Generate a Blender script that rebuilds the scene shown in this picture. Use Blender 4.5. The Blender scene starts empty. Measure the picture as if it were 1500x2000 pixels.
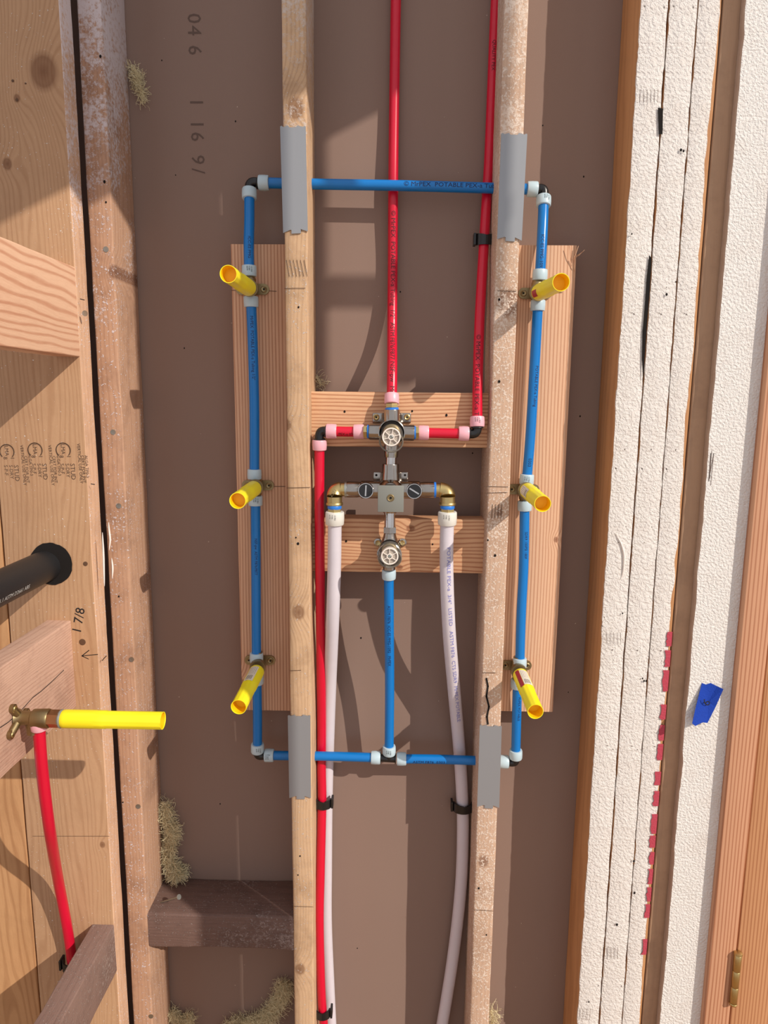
import bpy, bmesh, math, random
from mathutils import Vector, Matrix, noise
random.seed(7)
C = bpy.context.scene.collection
SC = bpy.context.scene

# ---------------------------------------------------------------- camera
F = 1350.0; CAM = Vector((0.0, -1.08, 1.30))
yw = Vector((28.0, 219.3, -F)).normalized()
zw = Vector((80.0, 8300.0, F)); zw = (zw - yw * zw.dot(yw)).normalized()
xw = yw.cross(zw).normalized()
M3 = Matrix((xw, yw, zw))
cd = bpy.data.cameras.new('camera'); cam = bpy.data.objects.new('camera', cd); C.objects.link(cam)
cam.matrix_world = Matrix.Translation(CAM) @ M3.to_4x4()
cd.sensor_fit = 'VERTICAL'; cd.sensor_height = 36.0; cd.lens = F / 2000.0 * 36.0; cd.clip_start = 0.01
SC.camera = cam
def ray(px, py): return M3 @ Vector((px - 750.0, 1000.0 - py, -F))
def at(px, py, Y=0.0):
    d = ray(px, py); return CAM + d * ((Y - CAM.y) / d.y)
def atx(px, py, X):
    d = ray(px, py); return CAM + d * ((X - CAM.x) / d.x)

# ---------------------------------------------------------------- sky, sun, exposure
TX, TZ = 1.22, 1.02
w = bpy.data.worlds.new('world'); SC.world = w; w.use_nodes = True
bg = w.node_tree.nodes['Background']; bg.inputs[0].default_value = (0.97, 0.96, 1.0, 1); bg.inputs[1].default_value = 0.74
sl = bpy.data.lights.new('sun', 'SUN'); sl.energy = 3.6; sl.angle = 0.007; sl.color = (1.0, 0.91, 0.80)
sun = bpy.data.objects.new('sun', sl); C.objects.link(sun)
sun.rotation_euler = Vector((TX, -1.0, TZ)).to_track_quat('Z', 'Y').to_euler()
VS = SC.view_settings; VS.view_transform = 'Standard'; VS.look = 'None'; VS.exposure = 0.0; VS.gamma = 1.0
VS.use_curve_mapping = False

# ---------------------------------------------------------------- helpers
def srgb(r, g, b):
    f = lambda c: (c / 255.0) / 12.92 if c / 255.0 <= 0.04045 else ((c / 255.0 + 0.055) / 1.055) ** 2.4
    return (f(r), f(g), f(b), 1.0)
def tag(o, label=None, cat=None, group=None, kind=None):
    if label: o['label'] = label
    if cat: o['category'] = cat
    if group: o['group'] = group
    if kind: o['kind'] = kind
    return o
def thing(name, loc, label, cat, group=None):
    o = bpy.data.objects.new(name, None); C.objects.link(o); o.location = loc; o.empty_display_size = 0.02
    return tag(o, label, cat, group)
def wloc(p):
    v = Vector((0, 0, 0))
    while p is not None: v += p.location; p = p.parent
    return v
def obj(name, bm, m, parent=None, loc=None, smooth=False, label=None, recalc=True):
    """link bm (built in world space) as one mesh"""
    o = bpy.data.objects.new(name, None)
    base = wloc(parent) if parent is not None else Vector((0, 0, 0))
    if loc is None: loc = Vector((0, 0, 0)) if parent is not None else Vector((0, 0, 0))
    else: loc = Vector(loc) - base
    bpy.data.objects.remove(o)
    bmesh.ops.translate(bm, verts=bm.verts, vec=-(base + loc))
    if recalc: bmesh.ops.recalc_face_normals(bm, faces=bm.faces)
    me = bpy.data.meshes.new(name); bm.to_mesh(me); bm.free()
    if smooth:
        for p in me.polygons: p.use_smooth = True
        try: me.set_sharp_from_angle(angle=math.radians(40))
        except Exception: pass
    me.materials.append(m)
    o = bpy.data.objects.new(name, me); C.objects.link(o); o.location = loc
    if parent is not None: o.parent = parent
    if label: o['label'] = label
    return o
def box(bm, x0, x1, y0, y1, z0, z1, bev=0.0, seg=2):
    b = bmesh.new(); bmesh.ops.create_cube(b, size=1.0)
    for v in b.verts:
        v.co = Vector((x0 if v.co.x < 0 else x1, y0 if v.co.y < 0 else y1, z0 if v.co.z < 0 else z1))
    if bev > 0: bmesh.ops.bevel(b, geom=b.edges[:], offset=bev, segments=seg, affect='EDGES', profile=0.5)
    join(bm, b)
def join(bm, b):
    vm = {v: bm.verts.new(v.co) for v in b.verts}
    for f in b.faces:
        try: bm.faces.new([vm[v] for v in f.verts])
        except ValueError: pass
    b.free()
def frame(d):
    d = Vector(d).normalized(); a = Vector((0, 0, 1)) if abs(d.z) < 0.9 else Vector((1, 0, 0))
    u = d.cross(a).normalized(); return d, u, d.cross(u).normalized()
def lathe(bm, o, d, prof, seg=24, caps=True, phase=0.0):
    o = Vector(o); d, u, v = frame(d); rings = []
    for (h, r) in prof:
        rings.append([bm.verts.new(o + d * h + (u * math.cos(2 * math.pi * k / seg + phase) + v * math.sin(2 * math.pi * k / seg + phase)) * r) for k in range(seg)])
    for a, b in zip(rings, rings[1:]):
        for k in range(seg): bm.faces.new((a[k], a[(k + 1) % seg], b[(k + 1) % seg], b[k]))
    if caps: bm.faces.new(rings[0][::-1]); bm.faces.new(rings[-1])
    return rings
def cr(pts, n=10):
    """Catmull-Rom through the points"""
    if len(pts) == 2:
        return [Vector(pts[0]).lerp(Vector(pts[1]), i / n) for i in range(n + 1)]
    P = [Vector(p) for p in pts]; P = [P[0] * 2 - P[1]] + P + [P[-1] * 2 - P[-2]]; out = []
    for i in range(1, len(P) - 2):
        for k in range(n):
            t = k / n; a, b, c, d = P[i - 1], P[i], P[i + 1], P[i + 2]
            out.append(0.5 * ((2 * b) + (c - a) * t + (2 * a - 5 * b + 4 * c - d) * t * t + (3 * b - a - 3 * c + d) * t ** 3))
    out.append(P[-2].copy()); return out
def sweep(bm, path, r, seg=20, caps=True, rf=None):
    n = len(path); rings = []; L = [0.0]
    for a, b in zip(path, path[1:]): L.append(L[-1] + (b - a).length)
    T = [(path[min(i + 1, n - 1)] - path[max(i - 1, 0)]).normalized() for i in range(n)]
    t, u, v = frame(T[0])
    for i in range(n):
        u = (u - T[i] * u.dot(T[i])).normalized(); v = T[i].cross(u)
        rr = r if rf is None else rf(L[i], L[-1])
        rings.append([bm.verts.new(path[i] + (u * math.cos(2 * math.pi * k / seg) + v * math.sin(2 * math.pi * k / seg)) * rr) for k in range(seg)])
    for a, b in zip(rings, rings[1:]):
        for k in range(seg): bm.faces.new((a[k], a[(k + 1) % seg], b[(k + 1) % seg], b[k]))
    if caps: bm.faces.new(rings[0][::-1]); bm.faces.new(rings[-1])
def lumber(bm, x0, x1, y0, y1, z0, z1, axis='Z', r=0.003, amp=0.0006, step=0.02, seed=0.0, freq=9.0):
    """sawn timber: rounded section swept along its length with slight waviness"""
    if axis == 'Z': a0, a1, b0, b1, l0, l1 = x0, x1, y0, y1, z0, z1; mk = lambda a, b, l: Vector((a, b, l))
    elif axis == 'X': a0, a1, b0, b1, l0, l1 = y0, y1, z0, z1, x0, x1; mk = lambda a, b, l: Vector((l, a, b))
    else: a0, a1, b0, b1, l0, l1 = z0, z1, x0, x1, y0, y1; mk = lambda a, b, l: Vector((b, l, a))
    sec = []
    for cx, cy, s in ((a1 - r, b1 - r, 0), (a0 + r, b1 - r, 1), (a0 + r, b0 + r, 2), (a1 - r, b0 + r, 3)):
        for k in range(4):
            t = (s + k / 3.0) * math.pi / 2; sec.append((cx + r * math.cos(t), cy + r * math.sin(t)))
    n = max(2, int((l1 - l0) / step)); rings = []
    ca, cb = (a0 + a1) / 2, (b0 + b1) / 2
    for i in range(n + 1):
        l = l0 + (l1 - l0) * i / n; ring = []
        for (a, b) in sec:
            sa = 1 if a > ca else -1; sb = 1 if b > cb else -1
            d = noise.noise(Vector((sa * 3.1 + seed, sb * 5.7, l * freq))) * amp + noise.noise(Vector((seed, sa * 2.2 + sb, l * freq * 5))) * amp * 0.45
            ring.append(bm.verts.new(mk(a + sa * d, b + sb * d, l)))
        rings.append(ring)
    m = len(sec)
    for p, q in zip(rings, rings[1:]):
        for k in range(m): bm.faces.new((p[k], p[(k + 1) % m], q[(k + 1) % m], q[k]))
    bm.faces.new(rings[0][::-1]); bm.faces.new(rings[-1])
def prism(bm, pts, dvec):
    """extrude the closed polygon pts by dvec"""
    a = [bm.verts.new(p) for p in pts]; b = [bm.verts.new(Vector(p) + Vector(dvec)) for p in pts]
    bm.faces.new(a); bm.faces.new(b[::-1])
    for k in range(len(a)): bm.faces.new((a[k], b[k], b[(k + 1) % len(a)], a[(k + 1) % len(a)]))
def torus(bm, o, d, R, r, seg=32, ss=10):
    o = Vector(o); d, u, v = frame(d); rings = []
    for i in range(seg):
        t = 2 * math.pi * i / seg; c = u * math.cos(t) + v * math.sin(t)
        rings.append([bm.verts.new(o + c * (R + r * math.cos(2 * math.pi * k / ss)) + d * (r * math.sin(2 * math.pi * k / ss))) for k in range(ss)])
    for i in range(seg):
        a, b = rings[i], rings[(i + 1) % seg]
        for k in range(ss): bm.faces.new((a[k], a[(k + 1) % ss], b[(k + 1) % ss], b[k]))

# ---------------------------------------------------------------- materials
def mat(name, col, rough=0.5, metal=0.0, **kw):
    m = bpy.data.materials.new(name); m.use_nodes = True; b = m.node_tree.nodes['Principled BSDF']
    b.inputs['Base Color'].default_value = col; b.inputs['Roughness'].default_value = rough; b.inputs['Metallic'].default_value = metal
    for k, v in kw.items(): b.inputs[k.replace('_', ' ')].default_value = v
    return m
class NT:
    def __init__(s, m): s.t = m.node_tree; s.b = s.t.nodes['Principled BSDF']
    def n(s, typ, **kw):
        x = s.t.nodes.new(typ)
        for k, v in kw.items():
            if k.startswith('i_'): x.inputs[k[2:].replace('_', ' ')].default_value = v
            else: setattr(x, k, v)
        return x
    def l(s, a, b): s.t.links.new(a, b)
    def math(s, op, a, b=None, c=None, clamp=False):
        x = s.n('ShaderNodeMath', operation=op, use_clamp=clamp)
        for i, v in enumerate((a, b, c)):
            if v is None: continue
            if isinstance(v, (int, float)): x.inputs[i].default_value = v
            else: s.l(v, x.inputs[i])
        return x.outputs[0]
    def ramp(s, f, e):
        x = s.n('ShaderNodeValToRGB'); r = x.color_ramp
        while len(r.elements) < len(e): r.elements.new(0.5)
        for el, (p, c) in zip(r.elements, e):
            el.position = p; el.color = c if len(c) == 4 else (*c, 1)
        s.l(f, x.inputs[0]); return x.outputs[0]
    def mix(s, f, a, b, mode='MIX'):
        x = s.n('ShaderNodeMix', data_type='RGBA', blend_type=mode)
        if isinstance(f, (int, float)): x.inputs[0].default_value = f
        else: s.l(f, x.inputs[0])
        for i, v in ((6, a), (7, b)):
            if isinstance(v, tuple): x.inputs[i].default_value = v
            else: s.l(v, x.inputs[i])
        return x.outputs[2]
    def noise(s, vec, scale, detail=3, rough=0.5, dist=0.0):
        x = s.n('ShaderNodeTexNoise', i_Scale=scale, i_Detail=detail, i_Roughness=rough, i_Distortion=dist); s.l(vec, x.inputs['Vector']); return x.outputs[0]
    def bump(s, h, strength, dist):
        x = s.n('ShaderNodeBump', i_Strength=strength, i_Distance=dist); s.l(h, x.inputs['Height']); s.l(x.outputs[0], s.b.inputs['Normal'])
BW = lambda v: (v, v, v, 1)
def wood(name, light, dark, axis='Z', ring=40.0, dist=4.0, contrast=0.6, paint=0.0, pz=None, paintcol=(0.80, 0.76, 0.72, 1), knots=0.5, dirt=0.3, off=0.0, speck=0.0, stretch=0.07, rough=0.7, bump=0.6, warp=0.02, kn=(), ko=(0, 0, 0)):
    m = mat(name, light, rough); N = NT(m)
    tc = N.n('ShaderNodeTexCoord'); sp = N.n('ShaderNodeSeparateXYZ'); N.l(tc.outputs['Object'], sp.inputs[0])
    X, Y, Z = sp.outputs
    along, a, b = {'Z': (Z, X, Y), 'X': (X, Z, Y), 'Y': (Y, Z, X)}[axis]
    oi = N.n('ShaderNodeObjectInfo'); rnd = N.math('MULTIPLY', oi.outputs['Random'], 3.0)
    c0 = N.n('ShaderNodeCombineXYZ'); N.l(a, c0.inputs[0]); N.l(b, c0.inputs[1]); N.l(N.math('ADD', N.math('MULTIPLY', along, stretch * 2.2), rnd), c0.inputs[2])
    wa = N.math('MULTIPLY', N.math('SUBTRACT', N.noise(c0.outputs[0], 13.0, 2), 0.5), warp * 2)
    km = None; kring = None
    for (kx, kz, kr) in kn:
        p = Vector(kx) if False else None
        dx_ = N.math('SUBTRACT', a, kx); dz_ = N.math('MULTIPLY', N.math('SUBTRACT', along, kz), 0.8)
        dd = N.math('SQRT', N.math('ADD', N.math('MULTIPLY', dx_, dx_), N.math('MULTIPLY', dz_, dz_)))
        q = N.math('DIVIDE', dd, kr)
        kf0 = N.ramp(N.math('MULTIPLY', q, 0.4), [(0.0, BW(1)), (0.25, BW(.75)), (0.36, BW(0.8)), (0.42, BW(0.45)), (0.55, BW(0.0))])
        km = kf0 if km is None else N.math('MAXIMUM', km, kf0)
        e_ = N.math('POWER', 2.718, N.math('MULTIPLY', N.math('MULTIPLY', q, q), -0.12)); e_ = N.math('MULTIPLY', e_, kr * 2.2)
        wa = N.math('ADD', wa, N.math('MULTIPLY', e_, 1.0))
    cb = N.n('ShaderNodeCombineXYZ'); N.l(N.math('ADD', N.math('ADD', a, wa), N.math('MULTIPLY', b, 0.45)), cb.inputs[0]); N.l(b, cb.inputs[1])
    N.l(N.math('ADD', N.math('MULTIPLY_ADD', along, stretch, off), rnd), cb.inputs[2])
    V = cb.outputs[0]
    wv = N.n('ShaderNodeTexWave', wave_type='BANDS', bands_direction='X', wave_profile='SIN', i_Scale=ring, i_Distortion=dist, i_Detail=1.5)
    wv.inputs['Detail Scale'].default_value = 0.35; N.l(V, wv.inputs['Vector'])
    line = N.ramp(wv.outputs['Fac'], [(0.0, BW(1)), (0.16, BW(0.75)), (0.42, BW(0.12)), (1.0, BW(0))])
    big = N.noise(V, 9.0, 2); fib = N.noise(V, 420.0, 4, 0.6)
    fine = N.noise(tc.outputs['Object'], 55.0, 5, 0.65)
    fac = N.math('ADD', N.math('MULTIPLY', line, contrast), N.math('MULTIPLY', N.math('SUBTRACT', fib, 0.45), 0.55))
    fac = N.math('ADD', fac, N.math('MULTIPLY', N.math('SUBTRACT', big, 0.5), 0.7), clamp=True)
    col = N.mix(fac, light, dark)
    if knots > 0:
        kc = N.n('ShaderNodeCombineXYZ'); N.l(a, kc.inputs[0]); N.l(N.math('MULTIPLY', b, 0.3), kc.inputs[1]); N.l(N.math('ADD', N.math('MULTIPLY', along, 0.62), N.math('MULTIPLY', rnd, 3.3)), kc.inputs[2])
        vo = N.n('ShaderNodeTexVoronoi', i_Scale=5.2); N.l(kc.outputs[0], vo.inputs['Vector'])
        kd = N.math('ADD', vo.outputs['Distance'], N.math('MULTIPLY', N.math('SUBTRACT', fine, 0.5), 0.035))
        kf = N.ramp(kd, [(0.0, BW(1)), (0.045, BW(0.85)), (0.07, BW(0.9)), (0.085, BW(0.25)), (0.16, BW(0))])
        col = N.mix(N.math('MULTIPLY', kf, knots), col, (dark[0] * 0.38, dark[1] * 0.30, dark[2] * 0.25, 1))
    if km is not None:
        col = N.mix(N.math('MULTIPLY', km, 0.8), col, (dark[0] * 0.45, dark[1] * 0.33, dark[2] * 0.28, 1))
    if dirt > 0:
        dn = N.noise(tc.outputs['Object'], 14.0, 6, 0.7)
        df = N.math('MULTIPLY', N.ramp(dn, [(0.48, BW(0)), (0.72, BW(1))]), dirt)
        col = N.mix(df, col, (dark[0] * 0.55, dark[1] * 0.55, dark[2] * 0.6, 1))
    h = N.math('ADD', N.math('MULTIPLY', fib, 0.5), N.math('MULTIPLY', fine, 0.6))
    if paint > 0 or speck > 0:
        pn = N.noise(tc.outputs['Object'], 160.0, 4, 0.7); lo = N.noise(tc.outputs['Object'], 11.0, 3, 0.6)
        lvl = N.math('ADD', N.math('MULTIPLY', pn, 0.55), N.math('MULTIPLY', lo, 0.45))
        thr = 0.72 - 0.40 * paint
        if pz is not None:
            zz = N.n('ShaderNodeMapRange', i_From_Min=pz[0], i_From_Max=pz[1], i_To_Min=0.0, i_To_Max=0.26, clamp=True)
            N.l(Z, zz.inputs[0]); lvl = N.math('ADD', lvl, zz.outputs[0])
        pf = N.math('MULTIPLY', N.math('SUBTRACT', lvl, thr), 9.0, clamp=True)
        pf = N.math('MULTIPLY', pf, 0.88)
        if speck > 0:
            sn = N.noise(tc.outputs['Object'], 330.0, 2, 0.5)
            pf = N.math('MAXIMUM', pf, N.math('MULTIPLY', N.math('MULTIPLY', N.math('SUBTRACT', N.math('ADD', sn, N.math('MULTIPLY', lo, 0.25)), 0.86 - 0.14 * speck), 22.0, clamp=True), 0.9))
        col = N.mix(pf, col, paintcol); h = N.math('ADD', h, N.math('MULTIPLY', pf, 0.8))
    N.l(col, N.b.inputs['Base Color'])
    N.bump(h, bump, 0.0012)
    N.b.inputs['Specular IOR Level'].default_value = 0.25
    return m
def plaster(name, col, scale=210.0, strength=1.0, dist=0.0018, dirt=0.0):
    m = mat(name, col, 0.85); N = NT(m); tc = N.n('ShaderNodeTexCoord'); O = tc.outputs['Object']
    n1 = N.noise(O, scale, 3, 0.55); n2 = N.noise(O, scale * 0.28, 2, 0.5); n3 = N.noise(O, 22.0, 5, 0.7)
    c = N.mix(N.math('MULTIPLY', N.ramp(n3, [(0.5, BW(0)), (0.8, BW(1))]), 0.35), col, (col[0] * 0.72, col[1] * 0.62, col[2] * 0.56, 1))
    if dirt > 0:
        sn = N.noise(O, 240.0, 2, 0.5); ln = N.noise(O, 17.0, 2, 0.5)
        f = N.math('MULTIPLY', N.math('SUBTRACT', N.math('ADD', N.math('MULTIPLY', sn, 0.7), N.math('MULTIPLY', ln, 0.45)), 0.80 - 0.04 * dirt), 30.0, clamp=True)
        c = N.mix(f, c, srgb(90, 80, 75))
    N.l(c, N.b.inputs['Base Color'])
    N.bump(N.math('ADD', N.ramp(n1, [(0.38, BW(0)), (0.62, BW(1))]), N.math('MULTIPLY', n2, 0.6)), strength, dist)
    N.b.inputs['Specular IOR Level'].default_value = 0.2
    return m
def drywall_mat():
    c0 = srgb(139, 117, 106); m = mat('gypsum_paper', c0, 0.9); N = NT(m); O = N.n('ShaderNodeTexCoord').outputs['Object']
    n = N.noise(O, 3.5, 3, 0.5); f = N.noise(O, 900.0, 2, 0.6)
    c = N.mix(N.math('MULTIPLY', n, 0.5), c0, srgb(128, 106, 98)); c = N.mix(N.math('MULTIPLY', f, 0.18), c, srgb(168, 146, 133))
    s1 = N.noise(O, 160.0, 1, 0.4); c = N.mix(N.math('MULTIPLY', N.math('SUBTRACT', s1, 0.80), 25.0, clamp=True), c, srgb(205, 190, 175))
    N.l(c, N.b.inputs['Base Color']); N.bump(f, 0.15, 0.0006); N.b.inputs['Specular IOR Level'].default_value = 0.15
    return m
def pex(name, col, rough=0.32, sss=0.0):
    m = mat(name, col, rough); N = NT(m); O = N.n('ShaderNodeTexCoord').outputs['Object']
    n = N.noise(O, 60.0, 3, 0.6); N.l(N.mix(N.math('MULTIPLY', n, 0.35), col, (col[0] * 0.78, col[1] * 0.78, col[2] * 0.8, 1)), N.b.inputs['Base Color'])
    if sss: N.b.inputs['Subsurface Weight'].default_value = sss; N.b.inputs['Subsurface Radius'].default_value = (0.01, 0.01, 0.01); N.b.inputs['Subsurface Scale'].default_value = 0.4
    return m
def metal(name, col, rough=0.3, noise_amt=0.3):
    m = mat(name, col, rough, 1.0); N = NT(m); O = N.n('ShaderNodeTexCoord').outputs['Object']
    n = N.noise(O, 90.0, 4, 0.6)
    N.l(N.math('MULTIPLY_ADD', n, noise_amt, rough - noise_amt * 0.4), N.b.inputs['Roughness'])
    N.l(N.mix(N.math('MULTIPLY', n, 0.6), col, (col[0] * 0.62, col[1] * 0.6, col[2] * 0.58, 1)), N.b.inputs['Base Color'])
    N.bump(n, 0.12, 0.0006)
    return m
def K(org, Y, lst, axis='Z'):
    """knots given where they sit on the face, as (across, along, radius) in the object's own space"""
    out = []
    for (px, py, r) in lst:
        p = at(px, py, Y); out.append((p.x - org[0], p.z - org[2], r) if axis == 'Z' else (p.z - org[2], p.x - org[0], r))
    return out
OLD_L, OLD_D = srgb(205, 172, 138), srgb(158, 120, 88)
_xl = (at(555, 450).x + at(601, 450).x) / 2; _xr = (at(965, 600).x + at(1010, 600).x) / 2; _xa = (at(204, 1000).x + at(247, 1000).x) / 2
_xm = at(175, 1000, -.042).x - .1385 / 2; _xc = (at(1191, 1000).x + at(1237.5, 1000).x) / 2
W_STUD = wood('old_stud', OLD_L, OLD_D, 'Z', 55, 5, 0.30, paint=0.10, speck=0.55, pz=(1.35, 1.95), knots=0, dirt=0.45, paintcol=srgb(200, 188, 180), kn=K((_xl, 0, 0), 0, [(577, 212, .011), (583, 1196, .009), (586, 1893, .008), (560, 830, .006)]))
W_STUDR = wood('splattered_stud', srgb(205, 174, 150), srgb(162, 126, 104), 'Z', 55, 5, 0.22, paint=0.38, speck=1.3, pz=(1.35, 2.5), knots=0, dirt=0.35, paintcol=srgb(222, 205, 190), kn=K((_xr, 0, 0), 0, [(993, 592, .015), (944, 1682, .008), (975, 1000, .005)]))
W_EDGE = wood('paint_stained_stud', srgb(186, 148, 122), srgb(140, 102, 82), 'Z', 50, 4, 0.3, paint=0.16, speck=0.7, pz=(1.30, 1.85), knots=0, dirt=0.5, paintcol=srgb(208, 200, 204), kn=K((_xa, 0, 0), 0, [(222, 530, .007), (282, 925, .007)]))
W_LMAE = wood('sunlit_overspray_edge', srgb(214, 176, 146), srgb(176, 134, 106), 'Z', 50, 4, 0.25, paint=0.14, speck=0.8, pz=(1.30, 1.8), knots=0, dirt=0.35, paintcol=srgb(222, 212, 214))  # overspray, with sunlight on the edge put into a lighter base colour
W_LMA = wood('clear_stud', srgb(188, 150, 116), srgb(152, 110, 78), 'Z', 45, 6, 0.32, knots=0, dirt=0.12, speck=0.15, warp=.035, kn=K((_xm, 0, 0), -.042, [(85, 140, .017), (14, 320, .006), (33, 192, .004), (200, 1650, .004), (235, 880, .006)]))
W_GOLD = wood('golden_stud', srgb(192, 148, 106), srgb(148, 102, 66), 'Z', 22, 6, 0.4, knots=0, dirt=0.15, warp=.06)
W_BL = wood('left_fir_board', srgb(214, 172, 142), srgb(166, 112, 84), 'Z', 62, 3.0, 0.7, knots=0, dirt=0.0, stretch=0.05, warp=.006, kn=K((at(500, 950, .055).x, 0, at(500, 1387, .055).z), .055, [(472, 1335, .006), (508, 1560, .005)]))
W_BOARD = wood('right_fir_board', srgb(222, 180, 148), srgb(176, 122, 92), 'Z', 62, 3.0, 0.7, knots=0, dirt=0.0, stretch=0.05, warp=.008, kn=K((at(1050, 950, .055).x, 0, at(1050, 1390, .055).z), .055, [(1086, 1054, .0035)]))
W_HEAD = wood('fir_blocking', srgb(220, 176, 138), srgb(170, 112, 78), 'X', 52, 4.5, 0.75, knots=0, dirt=0.0, stretch=0.10, warp=.012)
W_HEAD2 = wood('knotty_fir_blocking', srgb(214, 168, 130), srgb(164, 106, 74), 'X', 48, 4.5, 0.75, knots=0, dirt=0.05, stretch=0.10, warp=.014, kn=K((0.05, 0, at(770, 1118, .03).z), .03, [(802, 1032, .005), (780, 1108, .004)], 'X'))
W_NEWB = wood('new_fir_block', srgb(222, 182, 152), srgb(186, 130, 100), 'Y', 26, 5.0, 0.7, knots=0, dirt=0.0, stretch=0.12, warp=.03, kn=[(.075, -.22, .012)])
W_SAWN = wood('rough_sawn_block', srgb(200, 164, 144), srgb(146, 102, 84), 'Y', 60, 5, 0.3, knots=0, dirt=0.35, speck=0.2, bump=1.0, paint=.08, paintcol=srgb(222, 205, 190))
W_BROWNX = wood('brown_painted_block', srgb(116, 92, 84), srgb(76, 58, 54), 'X', 60, 5, 0.15, knots=0, dirt=0.4, speck=0.8, paint=0.44, paintcol=srgb(150, 134, 130), bump=1.0)
W_BROWNY = wood('brown_painted_block_side', srgb(140, 114, 104), srgb(98, 74, 66), 'Y', 60, 5, 0.15, knots=0, dirt=0.4, speck=0.7, paint=0.44, paintcol=srgb(172, 154, 146), bump=1.0)
W_ORANGE = wood('amber_stud', srgb(194, 144, 100), srgb(152, 104, 68), 'Z', 26, 6, 0.3, knots=0, dirt=0.1, warp=.03)
W_FURR = wood('furring_edge', srgb(180, 146, 118), srgb(142, 112, 92), 'Z', 14, 6, 0.2, knots=0, dirt=0.3)
W_CASE = wood('fir_casing', srgb(204, 154, 122), srgb(158, 100, 70), 'Z', 48, 2.2, 0.75, knots=0.0, dirt=0.0, stretch=0.03, rough=0.5, bump=0.3, warp=.01)
W_DOOR = wood('fir_door', srgb(200, 148, 108), srgb(156, 98, 64), 'Z', 52, 2.4, 0.7, knots=0.0, dirt=0.0, stretch=0.03, rough=0.45, bump=0.25, warp=.01)
M_WHITE = plaster('textured_white_paint', srgb(228, 223, 218), 260, 0.7, 0.0014, dirt=0.9)
M_WALL = plaster('white_wall_texture', srgb(230, 227, 223), 260, 0.7, 0.0014, dirt=0.0)
M_DRY = drywall_mat()
M_CORE = plaster('gypsum_edge', srgb(176, 150, 132), 120, 0.5, 0.001)
M_BLUE = pex('blue_pex', srgb(0, 118, 198), 0.28); M_RED = pex('red_pex', srgb(210, 14, 52), 0.30)
M_NAT = pex('natural_pex', srgb(214, 208, 216), 0.32, 0.3)
M_RINGB = pex('ice_blue_collar', srgb(190, 212, 222), 0.35, 0.15); M_RINGP = pex('pink_collar', srgb(236, 178, 190), 0.35, 0.15)
M_RINGW = pex('white_collar', srgb(222, 220, 212), 0.4, 0.15)
M_BLACK = mat('black_plastic', srgb(26, 26, 28), 0.3); M_ABS = mat('black_abs', srgb(34, 34, 36), 0.45)
M_CHROME = metal('nickel_plate', (0.42, 0.385, 0.35, 1), 0.18, 0.15); M_SHINY = metal('polished_chrome', (0.66, 0.64, 0.62, 1), 0.08, 0.1)
M_BRASS = metal('plain_brass', (0.62, 0.48, 0.22, 1), 0.33, 0.3); M_DBRASS = metal('dull_brass', (0.36, 0.28, 0.15, 1), 0.42, 0.3)
M_COPPER = metal('copper_tone', (0.55, 0.33, 0.18, 1), 0.35, 0.2)
M_ZINC = metal('zinc_screw', (0.45, 0.47, 0.44, 1), 0.4, 0.3)
M_PLATE = mat('galvanised_plate', srgb(150, 153, 158), 0.45, 0.35)
M_SEAL = mat('blue_seal', srgb(40, 120, 215), 0.4); M_YEL = mat('yellow_plastic', srgb(250, 236, 36), 0.38)
M_YELIN = mat('yellow_inside', srgb(250, 200, 5), 0.5)
M_WHEEL = mat('white_handle', srgb(238, 228, 218), 0.45); M_PANEL = mat('grey_wheel_recess', srgb(176, 166, 154), 0.6)
M_GREY = mat('grey_plastic', srgb(128, 130, 124), 0.45); M_GUARD = mat('smoky_guard', srgb(120, 116, 108), 0.3)
M_INK = mat('black_ink', srgb(22, 20, 24), 0.7); M_FADED = mat('faded_ink', srgb(84, 62, 48), 0.8); M_BLUEINK = mat('blue_print', srgb(120, 122, 190), 0.6)
M_GREYINK = mat('grey_stamp', srgb(98, 80, 72), 0.9); M_DKRED = mat('print_on_red', srgb(70, 8, 16), 0.6); M_NAVY = mat('print_on_blue', srgb(6, 30, 80), 0.6)
M_WTXT = mat('white_print', srgb(190, 190, 188), 0.6); M_HOLE = mat('dark_hole', srgb(18, 12, 10), 1.0)
M_TAPE = plaster('blue_tape', srgb(30, 66, 168), 500, 0.5, 0.0004); M_REDP = plaster('red_paint', srgb(186, 74, 90), 300, 0.5, 0.0006)
M_LABEL = mat('paper_label', srgb(232, 226, 210), 0.5); M_LRED = mat('label_red', srgb(168, 28, 52), 0.5)
M_FLUFF = mat('yellow_wool', srgb(214, 202, 164), 0.95); M_CAULK = mat('white_caulk', srgb(238, 228, 222), 0.5)
M_CLEAR = mat('clear_guard', srgb(170, 165, 155), 0.15, Alpha=0.22)

# ---------------------------------------------------------------- lettering
_tc = {}
def text_bm(s, size, ax='LEFT', sx=1.0):
    cu = bpy.data.curves.new('t', 'FONT'); cu.body = s; cu.size = size; cu.align_x = ax; cu.align_y = 'CENTER'; cu.resolution_u = 2
    o = bpy.data.objects.new('t', cu); C.objects.link(o)
    dg = bpy.context.evaluated_depsgraph_get(); me = bpy.data.meshes.new_from_object(o.evaluated_get(dg))
    bm = bmesh.new(); bm.from_mesh(me); bpy.data.objects.remove(o); bpy.data.curves.remove(cu); bpy.data.meshes.remove(me)
    for v in bm.verts: v.co.x *= sx
    return bm
def flat_text(name, s, size, org, U, V, m, parent, ax='LEFT', sx=1.0, lift=None, bold=0.0):
    bm = text_bm(s, size, ax, sx); U = Vector(U).normalized(); V = Vector(V).normalized(); n = U.cross(V)
    o = Vector(org) + n * 0.0004
    for v in bm.verts: v.co = o + U * v.co.x + V * v.co.y
    return obj(name, bm, m, parent, recalc=False)
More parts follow.
